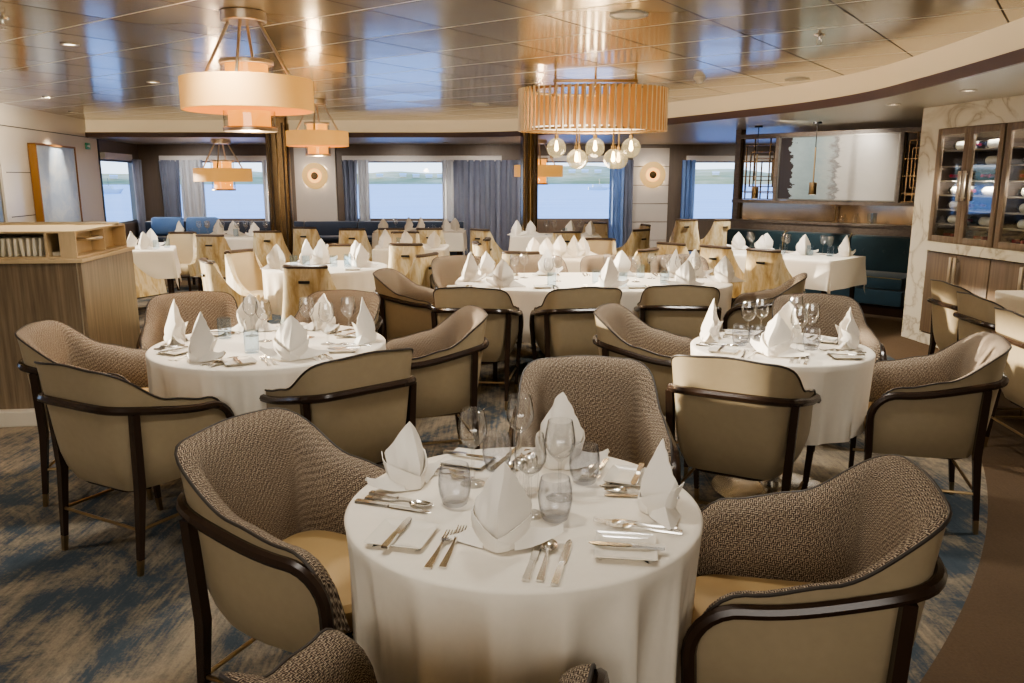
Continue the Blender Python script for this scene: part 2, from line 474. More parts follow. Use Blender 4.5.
def resample(P, n):
    L = [0]
    for a, b in zip(P, P[1:]): L.append(L[-1]+(b-a).length)
    out = []; j = 0
    for i in range(n+1):
        t = L[-1]*i/n
        while j < len(L)-2 and L[j+1] < t: j += 1
        w = (t-L[j])/max(1e-9, L[j+1]-L[j]); out.append(P[j].lerp(P[j+1], w))
    return out, L[-1]
def rounded_rect(hx, hy, r, n=8):
    out = []
    for cx, cy, a0 in ((hx-r,hy-r,0),(-hx+r,hy-r,PI/2),(-hx+r,-hy+r,PI),(hx-r,-hy+r,1.5*PI)):
        for i in range(n+1): a = a0+PI/2*i/n; out.append((cx+r*math.cos(a), cy+r*math.sin(a)))
    return out
def dense(outline, n):
    P = [Vector((x,y,0)) for x, y in outline]; P.append(P[0].copy())
    q, _ = resample(P, n); return [(p.x,p.y) for p in q[:-1]]
def superell(a, b, p, n=120):
    f = lambda c: math.copysign(abs(c)**(2/p), c)
    return [(a*f(math.cos(2*PI*i/n)), b*f(math.sin(2*PI*i/n))) for i in range(n)]
def circle(r, n=96): return [(r*math.cos(2*PI*i/n), r*math.sin(2*PI*i/n)) for i in range(n)]

# ------------------------------------------------------------------ chairs
def half_path(ctrl, n):
    right = catmull([(x,y,0) for x, y in ctrl], 80); right, L = resample(right, n)
    full = [Vector((-p.x,p.y,0)) for p in reversed(right[1:])] + right
    s = [-L+L*i/n for i in range(n)] + [L*i/n for i in range(n+1)]
    return full, s, L
def make_tub():
    ctrl = [(0,-.318),(.11,-.318),(.18,-.308),(.225,-.275),(.252,-.21),(.266,-.1),(.273,.03),(.272,.14),(.268,.215)]
    n = 30; P, S, L = half_path(ctrl, n)
    pts2 = [(p.x,p.y) for p in P]
    NR = normals(pts2, False)
    # make normals point outward
    NR = [(-a,-b) if (a*p[0]+b*(p[1]-.1)) < 0 else (a,b) for (a,b), p in zip(NR, pts2)]
    def ztop(s):
        s = abs(s)
        z = .848 - .012*smooth(0,.2,s) - .150*smooth(.17,.44,s) - .036*smooth(.42,L-.13,s)
        k = (s-(L-.13))/.13
        if k > 0: z -= .21*(1-math.sqrt(max(0,1-min(1,k)**2)))
        return z
    def off(s, z):
        back = 1-smooth(.15,.5,abs(s))
        o = (z-.66)*(.10*back+.03)
        o -= .040*max(0,(.50-z)/.175)**2.5
        return o
    T = .05
    m = 9; rt = root = thing('tub_chair', 'x', 'chair')
    sh = MB(); fa = MB(); fa.uv = []
    np_ = len(P); U = 0
    for i, (p, s, (a, b)) in enumerate(zip(P, S, NR)):
        zt = ztop(s)
        for k in range(m):
            z = .325+(zt-.325)*k/(m-1); o = off(s, z); sh.v.append((p.x+a*o, p.y+b*o, z))
        for k in range(m):
            z = .40+(zt-.40)*k/(m-1) if zt > .44 else .40+(zt-.4)*k/(m-1)
            o = off(s, z)-T; sh.v.append((p.x+a*o, p.y+b*o, z-.045*(k/(m-1))-.004))
    W = 2*m
    for i in range(np_-1):
        for k in range(m-1):
            sh.f.append((i*W+k, (i+1)*W+k, (i+1)*W+k+1, i*W+k+1))
            sh.f.append((i*W+m+k, i*W+m+k+1, (i+1)*W+m+k+1, (i+1)*W+m+k))
        sh.f.append((i*W+m-1, (i+1)*W+m-1, (i+1)*W+W-1, i*W+W-1))
        sh.f.append((i*W, i*W+m, (i+1)*W+m, (i+1)*W))
    for e in (0, np_-1):
        for k in range(m-1): sh.f.append((e*W+k, e*W+k+1, e*W+m+k+1, e*W+m+k))
    sh.build('shell', LEATHER, root)
    # woven inner pad wrapping over the rolled top edge
    rows = [(.003,.001),(.010,.002),(.024,-.002),(.044,-.013),(.058,-.026)]
    nin = 9
    for i, (p, s, (a, b)) in enumerate(zip(P, S, NR)):
        zt = ztop(s); o = off(s, zt); ln = 0; prev = None; tip = abs(s)/L
        lst = []
        for ins, up in rows: lst.append((p.x+a*(o-ins), p.y+b*(o-ins), zt+up))
        z0 = .43
        for k in range(1, nin+1):
            z = zt-.026+(z0-zt+.026)*k/nin if zt-.03 > z0 else zt-.026-.001*k
            bul = .012*math.sin(PI*min(1,k/nin*1.15))
            oo = off(s, z)-.060-bul*(1-.5*smooth(.5,L,abs(s)))
            lst.append((p.x+a*oo, p.y+b*oo, z))
        for q in lst:
            q = Vector(q)
            if prev is not None: ln += (q-prev).length
            prev = q; fa.v.append(tuple(q)); fa.uv.append((s, ln))
    W2 = len(rows)+nin
    for i in range(np_-1):
        for k in range(W2-1): fa.f.append((i*W2+k, i*W2+k+1, (i+1)*W2+k+1, (i+1)*W2+k))
    fa.build('inner_pad', TWEED, root, 60)
    pp = []
    for p, s, (a, b) in zip(P, S, NR):
        zt = ztop(s); o = off(s, zt)+.001; pp.append((p.x+a*o, p.y+b*o, zt))
    MB().tframe(pp, .0045, 6).build('piping', PIPING, root)
    # rail that runs round the back and turns down into the front legs
    def railz(s): return .690-.075*smooth(.12,L-.1,abs(s))
    half = []
    for p, s, (a, b) in zip(P, S, NR):
        if abs(s) > L-.115: continue
        z = railz(s); o = off(s, z)+.012; half.append(Vector((p.x+a*o, p.y+b*o, z)))
    def bend(sign, e):
        out = []
        for i in range(1, 8):
            t = i/7*PI/2
            out.append(Vector((e.x-sign*.004*i/7, e.y+.115*math.sin(t), e.z-.115*(1-math.cos(t)))))
        q = out[-1]
        out.append(Vector((q.x-sign*.008, q.y-.004, .42))); out.append(Vector((q.x-sign*.014, q.y-.008, .34)))
        return out
    l = bend(-1, half[0]); r = bend(1, half[-1])
    MB().tframe(list(reversed(l))+half+r, .0175, 8).build('arm_rail', DARKWOOD, root)
    # legs
    for sx in (-1, 1):
        e = r[-1] if sx > 0 else l[-1]
        f = Vector((sx*.240, .205, 0)); mid = e.lerp(f, .82)
        lg = MB().tube([e+Vector((0,0,.02)), e, mid], [.02,.02,.0145], n=4, phase=PI/4, up=(0,1,0)).build('leg', DARKWOOD, root, 20)
        MB().tube([mid, f], [.0148,.0125], n=4, phase=PI/4, up=(0,1,0)).build('ferrule', BRASS, lg, 20)
        top = Vector((sx*.259, -.245, .662)); kn = Vector((sx*.243, -.238, .36)); f = Vector((sx*.240, -.270, 0)); mid = kn.lerp(f, .82)
        lg = MB().tube([top, kn, mid], [.021,.023,.015], n=4, phase=PI/4, up=(0,1,0)).build('leg', DARKWOOD, root, 20)
        MB().tube([mid, f], [.0153,.0125], n=4, phase=PI/4, up=(0,1,0)).build('ferrule', BRASS, lg, 20)
    ol = rounded_rect(.175, .19, .08, 6); ol = [(x, y-.04) for x, y in ol]
    MB().stack(ol, [(.305,.02),(.312,.005),(.335,0),(.345,.01)]).build('seat_frame', DARKWOOD, root)
    ol = rounded_rect(.200, .222, .10, 8); ol = [(x, y-.012) for x, y in ol]
    MB().stack(ol, [(.365,.03),(.39,.012),(.44,0),(.458,.010),(.465,.028)], dome=.018).build('seat', TAN, root)
    zb = .185
    MB().cyl((-.240,-.253,zb), (.240,-.253,zb), .007, n=8).build('stretcher', BRASS, root)
    for sx in (-1, 1): MB().cyl((sx*.241,-.253,zb), (sx*.243,.202,zb), .007, n=8).build('stretcher', BRASS, root)
    return root
def make_wood_chair():
    ctrl = [(0,-.25),(.12,-.248),(.185,-.232),(.225,-.18),(.245,-.08),(.252,.05),(.248,.16),(.242,.22)]
    n = 22; P, S, L = half_path(ctrl, n); pts2 = [(p.x,p.y) for p in P]
    NR = normals(pts2, False); NR = [(-a,-b) if (a*p[0]+b*(p[1]-.1)) < 0 else (a,b) for (a,b), p in zip(NR, pts2)]
    def ztop(s):
        s = abs(s); t = max(0, min(1, (s-.19)/(L-.2)))
        return .85-.36*(1-(1-t)**2.2)
    def off(s, z): return -.055*(z-.5)/.36*(smooth(.1,.3,abs(s))) + .06*(z-.5)*(1-smooth(.1,.3,abs(s)))
    root = thing('barrel_back_chair', 'x', 'chair')
    for name, T0, T1, mat, up in (('outer_back',0,.028,MARBLED,0),('inner_back',.029,.05,CREAM,-.004)):
        mb = MB(); m = 6
        for p, s, (a, b) in zip(P, S, NR):
            zt = ztop(s)+up
            for T in (T0, T1):
                for k in range(m):
                    z = .34+(zt-.34)*k/(m-1); o = off(s, z)-T; mb.v.append((p.x+a*o, p.y+b*o, z))
        W = 2*m; np_ = len(P)
        for i in range(np_-1):
            for k in range(m-1):
                mb.f.append((i*W+k,(i+1)*W+k,(i+1)*W+k+1,i*W+k+1)); mb.f.append((i*W+m+k,i*W+m+k+1,(i+1)*W+m+k+1,(i+1)*W+m+k))
            mb.f.append((i*W+m-1,(i+1)*W+m-1,(i+1)*W+W-1,i*W+W-1)); mb.f.append((i*W,i*W+m,(i+1)*W+m,(i+1)*W))
        for e in (0, np_-1):
            for k in range(m-1): mb.f.append((e*W+k,e*W+k+1,e*W+m+k+1,e*W+m+k))
        mb.build(name, mat, root)
    cp = []
    for p, s, (a, b) in zip(P, S, NR):
        if abs(s) < .2:
            o = off(s, .85)-.025; cp.append((p.x+a*o, p.y+b*o, .853))
    MB().tube(cp, .032, .019, n=8, phase=PI/8).build('cap_rail', CAPWOOD, root)
    o = off(0,.74)
    MB().box((0,-.25-o-.010,.735), (.09,.016,.022), None, .004).build('handle', BLACK, root)
    ol = rounded_rect(.205, .215, .07, 6)
    MB().stack(ol, [(.36,.01),(.38,0),(.43,0),(.452,.012),(.458,.03)], dome=.012).build('seat', CREAM, root)
    ol = rounded_rect(.215, .225, .06, 5); MB().stack(ol, [(.315,.02),(.34,0),(.36,.01)]).build('seat_frame', CAPWOOD, root)
    for sx in (-1,1):
        for sy, y0, y1 in ((1,.19,.21),(-1,-.19,-.235)):
            MB().tube([(sx*.19,y0,.33),(sx*.205,y1,0)], [.02,.013], n=4, phase=PI/4, up=(0,1,0)).build('leg', DARKWOOD, root, 20)
    return root
TUB = make_tub(); WOODC = make_wood_chair()
used = {}
def place(proto, x, y, hd, label, group):
    o = proto if not used.get(proto.name) else copy_tree(proto)
    used[proto.name] = 1
    o.location = (x,y,0); o.rotation_euler = (0,0,-R(hd)); tag(o, label, 'chair', group)
    return o
def tub(*a): return place(TUB, *a)
def woodc(*a): return place(WOODC, *a)

G1 = 'tub chairs round the front table'; G2 = 'tub chairs round the left table'; G3 = 'tub chairs round the right table'
G4 = 'tub chairs round the long middle table'; G5 = 'tub chairs at the table by the wine wall'
def L(s): return s
tub(-.53, 2.12, 114, 'tub chair with woven tweed inside at the left of the front round table', G1)
tub(.655, 1.86, 281, 'tub chair with woven tweed inside at the right of the front round table', G1)
tub(.285, 2.79, 182, 'tub chair facing the camera behind the front round table, tweed back in view', G1)
tub(-.14, 1.305, 13, 'nearest tub chair, only its woven arm tips showing at the bottom edge', G1)
tub(-1.56, 3.28, 28, 'tub chair with taupe leather back nearest the carpet at the left table', G2)
tub(-2.02, 3.9, 80, 'tub chair beside the wooden service station, pulled up to the left table', G2)
tub(-.80, 3.46, -41, 'tub chair with leather back turned to us at the near right of the left table', G2)
tub(-.5, 4.24, 254, 'tub chair with sunlit top edge at the right of the left table', G2)
tub(-1.90, 4.68, 160, 'tweed tub chair facing the camera behind the left end of the left table', G2)
tub(-1.13, 4.74, 194, 'tweed tub chair facing the camera behind the right end of the left table', G2)
tub(1.02, 3.40, 29, 'tub chair with its broad leather back to the camera before the right round table', G3)
tub(.82, 4.30, 112, 'tub chair with tweed inside and bright edge at the left of the right round table', G3)
tub(1.87, 3.62, 287, 'tub chair seen from its side at the right of the right round table', G3)
tub(1.82, 4.58, 188, 'tub chair with sunlit tweed back facing the camera behind the right round table', G3)
tub(-.24, 5.55, 8, 'leather-backed tub chair at the front of the long middle table, leftmost of three', G4)
tub(.45, 5.55, -8, 'leather-backed tub chair at the front of the long middle table, centre of three', G4)
tub(1.18, 5.66, 6, 'leather-backed tub chair at the front of the long middle table, rightmost of three', G4)
tub(-.70, 6.20, 100, 'tub chair seen side-on at the left end of the long middle table', G4)
tub(-.42, 7.10, 165, 'tweed tub chair behind the long middle table, its left edge brightly lit', G4)
tub(.27, 7.16, 172, 'tweed tub chair behind the long middle table, second from the left', G4)
tub(.90, 7.16, 178, 'tweed tub chair behind the long middle table, third from the left', G4)
tub(1.53, 7.20, 186, 'tweed tub chair behind the long middle table, at the right of the row', G4)
tub(1.87, 6.05, 289, 'tub chair with long sloping side at the right end of the long middle table', G4)
tub(3.33, 5.52, 92, 'cream-backed tub chair farthest along the wine wall, sun patch on its back', G5)
tub(3.17, 4.88, 93, 'cream-backed tub chair in the middle of the row by the wine wall', G5)
tub(3.02, 4.22, 96, 'cream-backed tub chair cut by the right edge of the photo', G5)

GW = 'marbled gold chairs in the far half of the room'
woodc(-1.64, 6.62, 4, 'marbled gold chair with dark cap, back to the camera at the mid-left round table', GW)
woodc(-2.42, 6.98, 58, 'marbled gold chair seen from its side at the near left of the mid-left round table', GW)
woodc(-2.45, 7.68, 118, 'cream-lined chair with inside showing at the left of the mid-left round table', GW)
woodc(-1.80, 8.28, 182, 'cream-lined chair facing the camera behind the mid-left round table', GW)
woodc(-.99, 7.52, 296, 'marbled gold chair at the right of the mid-left round table, its back turned right', GW)
woodc(-1.12, 8.82, 4, 'marbled gold chair with back to the camera at the small table past the mid-left one', GW)
woodc(-.52, 9.38, 272, 'cream and gold chair side-on just left of the gap before the curtain', GW)
woodc(-1.40, 10.32, 180, 'dark-capped chair facing the camera behind the small table past the mid-left one', GW)
woodc(-2.22, 11.42, 0, 'marbled gold chair at the second window table, leftmost of three', GW)
woodc(-1.69, 11.52, 0, 'marbled gold chair at the second window table, centre of three', GW)
woodc(-1.16, 11.55, 0, 'marbled gold chair at the second window table, rightmost of three', GW)
woodc(-.16, 8.80, 82, 'gold chair turned right, left of the round table before the slim column', GW)
woodc(.13, 7.86, 12, 'chair whose dark cap just shows in front of the slim column base', GW)
woodc(.98, 9.12, 190, 'cream-lined chair facing the camera behind the table right of the slim column', GW)
woodc(1.18, 8.10, 312, 'gold chair with its handle turned right, right of the table before the slim column', GW)
woodc(-.30, 11.30, 40, 'chair with pale rim left of the slim column by the broad curtain', GW)
woodc(.72, 10.85, 0, 'marbled chair with back to the camera in front of the third window', GW)
woodc(1.25, 12.55, 200, 'pale chair facing the room against the third window', GW)
woodc(1.80, 12.2, 262, 'blue-lit chair side-on at the right end of the third window', GW)
woodc(1.62, 11.2, 318, 'dark chair beside the pale panel under the third window', GW)
woodc(1.88, 8.86, 44, 'marbled gold chair at the banquette table, leftmost of three', GW)
woodc(2.26, 8.46, 44, 'marbled gold chair at the banquette table, middle of three', GW)
woodc(2.63, 8.05, 44, 'marbled gold chair at the banquette table, rightmost of three', GW)
woodc(3.03, 14.1, 8, 'chair by the fourth window, left of a close pair', GW)
woodc(3.62, 14.1, -8, 'chair by the fourth window, right of a close pair', GW)
woodc(-3.28, 10.95, -6, 'marbled chair just left of the bronze column', GW)
woodc(-3.72, 10.20, 6, 'marbled chair with back to the camera before the far left window table', GW)
woodc(-4.28, 10.25, 178, 'chair facing the camera behind the small square table by the service station', GW)
woodc(-4.05, 8.45, 20, 'gold chair half hidden behind the service station', GW)
woodc(-2.92, 11.75, 12, 'pale chair peeking out at the right of the bronze column', GW)

# ------------------------------------------------------------------ tables and cloths
def pedestal_table(name, x, y, outline, label, rz=0, chrome=True):
    t = thing(name, label, 'table', (x,y,0), rz)
    MB().stack([(a*.96,b*.96) for a,b in outline], [(.705,.01),(.71,0),(.732,0),(.736,.006)]).build('table_top', OAK, t)
    MB().lathe([(.05,.02),(.04,.08),(.04,.68),(.09,.705)], n=20).build('pedestal', CHROME, t)
    MB().lathe([(.29,0),(.29,.012),(.2,.026),(.06,.04),(.05,.06)], n=40).build('base', CHROME, t)
    return t
def leg_table(name, x, y, hx, hy, label, rz=0):
    t = thing(name, label, 'table', (x,y,0), rz)
    MB().bb(-hx,hx,-hy,hy,.70,.735,.005).build('table_top', OAK, t)
    for sx in (-1,1):
        for sy in (-1,1): MB().tube([(sx*(hx-.06),sy*(hy-.06),.70),(sx*(hx-.05),sy*(hy-.05),0)], [.03,.022], n=4, phase=PI/4, up=(0,1,0)).build('leg', DARKWOOD, t, 20)
    return t
def drape(name, x, y, outline, hem, label, rz=0, group=None, folds=12, amp=.02, seed=1, flare=.012, n=240, gather=0):
    rnd = random.Random(seed); ol = dense(outline, n); nr = normals(ol, True)
    ph = [(rnd.uniform(0,2*PI), rnd.randint(max(2,folds-6),folds+7), rnd.uniform(.4,1)) for _ in range(5)]
    def f(k):
        a = 2*PI*k/n
        return sum(w*(1-2*abs(math.sin((c*a+p)/2))**.8) for p, c, w in [(p, 2*(c//2), w) for p, c, w in ph])/1.7
    mb = MB(); lv = []
    for q in (.25,.5,.75,.95): lv.append(('in', q))
    vs = [(0,0,.744)]; rings = []
    for q in (.3,.6,.85,.96):
        rings.append([(px*q,py*q,.744) for px,py in ol])
    for ins, z in ((.008,.7437),(.002,.7415),(-.002,.737)):
        rings.append([(px-a*ins,py-b*ins,z) for (px,py),(a,b) in zip(ol,nr)])
    T = 14
    for i in range(1, T+1):
        t = i/T; z = .735-(.735-hem)*t; ring = []
        for k, ((px,py),(a,b)) in enumerate(zip(ol,nr)):
            g = f(k)
            o = .003 + flare*t + amp*(t**.8)*(g-.35) - gather*t
            if g > .7: o += amp*.5*(g-.7)*t
            ring.append((px+a*o, py+b*o, z + .006*g*t))
        rings.append(ring)
    for r in rings: vs += r
    fs = [(0, 1+k, 1+(k+1)%n) for k in range(n)]
    for i in range(len(rings)-1):
        for k in range(n): fs.append((1+i*n+k, 1+(i+1)*n+k, 1+(i+1)*n+(k+1)%n, 1+i*n+(k+1)%n))
    mb.add(vs, fs); o = mb.build(name, LINEN, None, 60)
    o.location = (x,y,0); o.rotation_euler = (0,0,rz); return tag(o, label, 'tablecloth', group)
def square_drape(name, x, y, hx, hy, over, label, rz=0, seed=1, group=None):
    rnd = random.Random(seed); N = 56; mb = MB(); idx = {}
    for i in range(N+1):
        for j in range(N+1):
            u = -hx-over+(2*hx+2*over)*i/N; v = -hy-over+(2*hy+2*over)*j/N
            cx = max(-hx, min(hx, u)); cy = max(-hy, min(hy, v)); dx, dy = u-cx, v-cy
            d = math.hypot(dx, dy)
            if d < 1e-9: p = (u, v, .744)
            else:
                a = math.atan2(dy, dx); sw = .012+.05*d*(.5+.5*math.sin(9*a+seed)) + .018*math.sin(14*(u+v)+seed)*min(1,d*3)*.6
                sw = max(.006, sw); r = min(d, .01)
                p = (cx+dx/d*(.006+sw*min(1,d*4)), cy+dy/d*(.006+sw*min(1,d*4)), .744-max(0,d-.006))
            mb.v.append(p)
    for i in range(N):
        for j in range(N): mb.f.append((i*(N+1)+j,(i+1)*(N+1)+j,(i+1)*(N+1)+j+1,i*(N+1)+j+1))
    o = mb.build(name, LINEN, None, 70); o.location = (x,y,0); o.rotation_euler = (0,0,rz)
    return tag(o, label, 'tablecloth', group)

pedestal_table('dining_table', .028, 1.892, circle(.43), 'small round pedestal table under the front white cloth')
drape('tablecloth', .028, 1.892, circle(.44), .33, 'white cloth on the front round table, nearest the camera', folds=18, amp=.036, seed=3, flare=.0, n=320)
pedestal_table('dining_table', -1.20, 3.89, circle(.55), 'large round pedestal table beside the wooden service station')
drape('tablecloth', -1.20, 3.89, circle(.565), .38, 'white cloth on the large round table beside the service station', folds=24, amp=.026, seed=5, flare=.0, n=320)
pedestal_table('dining_table', 1.308, 3.82, circle(.41), 'small round table with shiny base at the right, before the sunlit chair')
drape('tablecloth', 1.308, 3.82, circle(.425), .38, 'white cloth on the right round table, its hem above a shiny base', folds=15, amp=.026, seed=8, flare=.0, n=320)
leg_table('dining_table', .64, 6.36, .82, .42, 'long table in the middle of the room under a white cloth')
drape('tablecloth', .64, 6.36, superell(1.09,.60,2.7), .36, 'white cloth on the long table in the middle of the room', folds=22, amp=.016, seed=11, flare=.0)
pedestal_table('dining_table', -1.74, 7.46, circle(.56), 'mid-left round table ringed by marbled gold chairs')
drape('tablecloth', -1.74, 7.46, circle(.57), .36, 'cream-lit white cloth on the mid-left round table ringed by gold chairs', folds=18, amp=.018, seed=12, flare=.0)
leg_table('dining_table', -4.32, 9.40, .32, .32, 'small square table just behind the service station', R(20))
square_drape('tablecloth', -4.32, 9.40, .335, .335, .33, 'white square cloth with hanging corner points behind the service station', R(20), 2)
leg_table('dining_table', -4.15, 11.55, .62, .36, 'table in front of the far left window', R(2))
drape('tablecloth', -4.15, 11.55, rounded_rect(.65,.39,.04,4), .2, 'white cloth on the table before the far left window', R(2), folds=14, seed=14, flare=0)
leg_table('dining_table', -1.42, 12.5, .66, .34, 'table in front of the second window')
square_drape('tablecloth', -1.42, 12.5, .68, .36, .28, 'white cloth on the table before the second window, corner hanging at right', 0, 4)
leg_table('dining_table', -1.2, 9.62, .40, .36, 'small table between the mid-left round table and the second window')
drape('tablecloth', -1.2, 9.62, rounded_rect(.42,.38,.04,4), .36, 'white cloth on the small table beyond the mid-left round one', folds=12, seed=15, flare=0)
leg_table('dining_table', .62, 11.75, .62, .36, 'table in front of the third window')
square_drape('tablecloth', .62, 11.75, .64, .38, .26, 'white cloth on the table before the third window', 0, 6)
pedestal_table('dining_table', .48, 8.50, circle(.44), 'round table just in front of the slim column')
drape('tablecloth', .48, 8.50, circle(.45), .36, 'white cloth on the round table just in front of the slim column', folds=14, seed=16, flare=0)
BR = math.atan2(-.728, .686)       # direction of the banquette
bc = Vector((2.93,8.72,0))
leg_table('dining_table', bc.x, bc.y, .72, .38, 'long table along the teal banquette', BR)
square_drape('tablecloth', bc.x, bc.y, .74, .40, .30, 'white cloth on the long table along the teal banquette', BR, 7)
leg_table('dining_table', 3.82, 4.95, .27, .85, 'narrow table by the wine wall, at the right edge')
drape('tablecloth', 3.82, 4.95, rounded_rect(.29,.88,.04,4), .4, 'white cloth on the table by the wine wall', folds=12, seed=18, flare=0)

# ------------------------------------------------------------------ tableware
ZT = .7455
def put(mesh_mb, name, mat, loc, rz, label, cat, group=None, scale=1):
    o = mesh_mb if isinstance(mesh_mb, bpy.types.Object) else None
    return o
class Kit:
    """one mesh per kind, shared by every copy"""
    def __init__(s, mesh): s.m = mesh
    def at(s, name, x, y, rz, label, cat, group, z=ZT, sc=1, rx=0, ry=0):
        o = bpy.data.objects.new(name, s.m); C.objects.link(o)
        o.location = (x,y,z); o.rotation_euler = (rx,ry,rz); o.scale = (sc,sc,sc)
        return tag(o, label, cat, group)
def napkin_mesh(seed):
    rnd = random.Random(seed); mb = MB()
    H = .182+rnd.uniform(-.010,.014); lean = rnd.uniform(-.010,.010); SH = .098+rnd.uniform(-.008,.008)
    na, nz = 32, 12; A = R(150)
    def rad(a, p): return (abs(math.cos(a))**p+abs(math.sin(a))**p)**(-1/p)
    def base(z): return .041+.015*smooth(0,.085,z)
    vs = []
    for i in range(na+1):
        a = -A+2*A*i/na; k = abs(a)/A
        h = H-(H-SH)*min(1, k/.60) if k < .60 else SH-.16*(k-.60)
        for j in range(nz+1):
            z = h*j/nz; rr = base(z)*rad(a, 1.16)
            x = rr*1.14*math.sin(a); y = -rr*math.cos(a)
            if z > .05: y += (z-.05)*.40
            crease = .0022*math.sin(3*a+45*z+seed*2)+.0012*math.sin(11*a-30*z)
            vs.append((x+lean*z*6+crease, y+crease, z))
    fs = [(i*(nz+1)+j,(i+1)*(nz+1)+j,(i+1)*(nz+1)+j+1,i*(nz+1)+j+1) for i in range(na) for j in range(nz)]
    mb.add(vs, fs)
    # lapped lower front: two flaps crossing in a low V
    for sx in (-1,1):
        vs = []; fs = []; n2 = 14; off = .0045 if sx > 0 else .0075
        for i in range(n2+1):
            t = i/n2; a = sx*(R(118)-R(150)*t)
            top = SH*.94-(SH*.94-.020)*t**.9
            for j in range(5):
                z = top*j/4; rr = (base(z)+off+.004*math.sin(PI*j/4))*rad(a, 1.3)
                y = -rr*math.cos(a)
                if z > .05: y += (z-.05)*.40
                vs.append((rr*1.14*math.sin(a)+lean*z*6, y, z+.0005))
        for i in range(n2):
            for j in range(4): fs.append((i*5+j,(i+1)*5+j,(i+1)*5+j+1,i*5+j+1))
        mb.add(vs, fs)
    # two wing flaps spreading at the sides
    for sx in (-1,1):
        L = .128+rnd.uniform(-.014,.018); lift = rnd.uniform(.02,.075) if rnd.random() < .5 else .004
        tw = rnd.uniform(-.02,.03); vs = []; fs = []
        for i in range(9):
            t = i/8; w = (1-t)
            x = sx*(.036+(L-.036)*t)
            y0 = -.034*w+tw*t; y1 = .040*w+(tw+.012)*t
            zt = .058*w**1.3+.004+lift*t*t
            vs += [(x, y0, .002+lift*t*t*.7), (x-sx*.004*w, y0*.55+y1*.45-.004*w, zt), (x, y1, .003+lift*t*t*.85)]
        for i in range(8):
            for j in range(2): fs.append((i*3+j,(i+1)*3+j,(i+1)*3+j+1,i*3+j+1))
        mb.add(vs, fs)
    return mb.mesh('napkin_%s' % 'abcdefgh'[seed], NAPKIN, 22)
def solidify(me, t):
    bm = bmesh.new(); bm.from_mesh(me)
    bmesh.ops.solidify(bm, geom=list(bm.faces), thickness=t); bm.to_mesh(me); bm.free()
    for p in me.polygons: p.use_smooth = True
    me.set_sharp_from_angle(angle=R(30)); return me
NAP = [Kit(solidify(napkin_mesh(i), .0022)) for i in range(5)]
wine_prof = [(.034,0),(.034,.0015),(.012,.005),(.0045,.012),(.0038,.05),(.0040,.098),(.012,.106),(.027,.118),(.037,.138),(.039,.155),(.036,.18),(.031,.206),(.0300,.2065),(.035,.18),(.0378,.155),(.0358,.139),(.026,.1195),(.011,.1085),(0,.1075)]
WINE = Kit(MB().lathe(wine_prof, n=32).mesh('wine_glass', GLASS))
tum_prof = [(.0,.0),(.026,.0),(.031,.004),(.0385,.03),(.0415,.055),(.040,.078),(.035,.104),(.0340,.1045),(.0388,.078),(.0402,.055),(.037,.031),(.030,.012),(0,.010)]
TUMB = Kit(MB().lathe(tum_prof, n=32).mesh('tumbler', TUMBLER))
high_prof = [(0,0),(.03,0),(.033,.004),(.034,.06),(.034,.105),(.0325,.1055),(.0325,.06),(.0315,.012),(0,.010)]
HIGH = Kit(MB().lathe(high_prof, n=28).mesh('straight_tumbler', BLUEGLASS))
def shaker_proto():
    t = thing('salt_shaker', 'ribbed glass salt shaker between the wine glasses on the front table', 'shaker', (.028-.005,1.892+.045,ZT))
    mb = MB(); n = 40; prof = [(.0,0),(.021,0),(.022,.004),(.019,.06),(.017,.078),(0,.078)]
    mb.lathe(prof, n=n)
    for i, v in enumerate(mb.v):
        k = i//len(prof); s = 1+(.05 if k % 2 else -.02); mb.v[i] = (v[0]*s, v[1]*s, v[2])
    mb.build('jar', GLASS, t, 15)
    MB().lathe([(.0175,.077),(.018,.08),(.017,.094),(.009,.101),(0,.102)], n=24).build('lid', CHROME, t)
    return t
SH = shaker_proto()
PLATE = Kit(MB().stack(rounded_rect(.068,.068,.008,3), [(0,.018),(.003,.014),(.010,.002),(.0115,0),(.0115,.003),(.008,.012),(.0055,.02)]).mesh('bread_plate', PORCELAIN))
def flat(pts, th, z=0):
    # pts: (y, half width, height) profile of a flat utensil along +y
    mb = MB()
    for y, w, h in pts: mb.v += [(-w,y,z+h),(w,y,z+h),(w*.8,y,z+h+th),(-w*.8,y,z+h+th)]
    for i in range(len(pts)-1):
        for k in range(4): mb.f.append((i*4+k,i*4+(k+1)%4,(i+1)*4+(k+1)%4,(i+1)*4+k))
    mb.f.append((0,1,2,3)); e = (len(pts)-1)*4; mb.f.append((e+3,e+2,e+1,e)); return mb
def knife_mesh(L=.21):
    mb = flat([(0,.0085,0),(.004,.0095,0),(L*.42,.0075,0),(L*.44,.006,.001)], .006)
    mb.v += []; b = flat([(L*.43,.006,.001),(L*.5,.009,.001),(L*.85,.0095,.001),(L*.95,.007,.001),(L,.001,.001)], .002)
    mb.add(b.v, b.f); return mb.mesh('knife', CHROME, 30)
def fork_mesh(L=.195):
    mb = flat([(0,.0085,0),(.004,.0095,0),(L*.35,.0065,.001),(L*.55,.003,.006),(L*.66,.0035,.008),(L*.72,.011,.005),(L*.78,.0125,.003)], .0035)
    for k in (-1.5,-.5,.5,1.5):
        b = flat([(L*.77,.0022,.003),(L*.9,.0019,.003),(L,.0009,.007)], .0025)
        mb.add([(x+k*.0066,y,z) for x,y,z in b.v], b.f)
    return mb.mesh('fork', CHROME, 30)
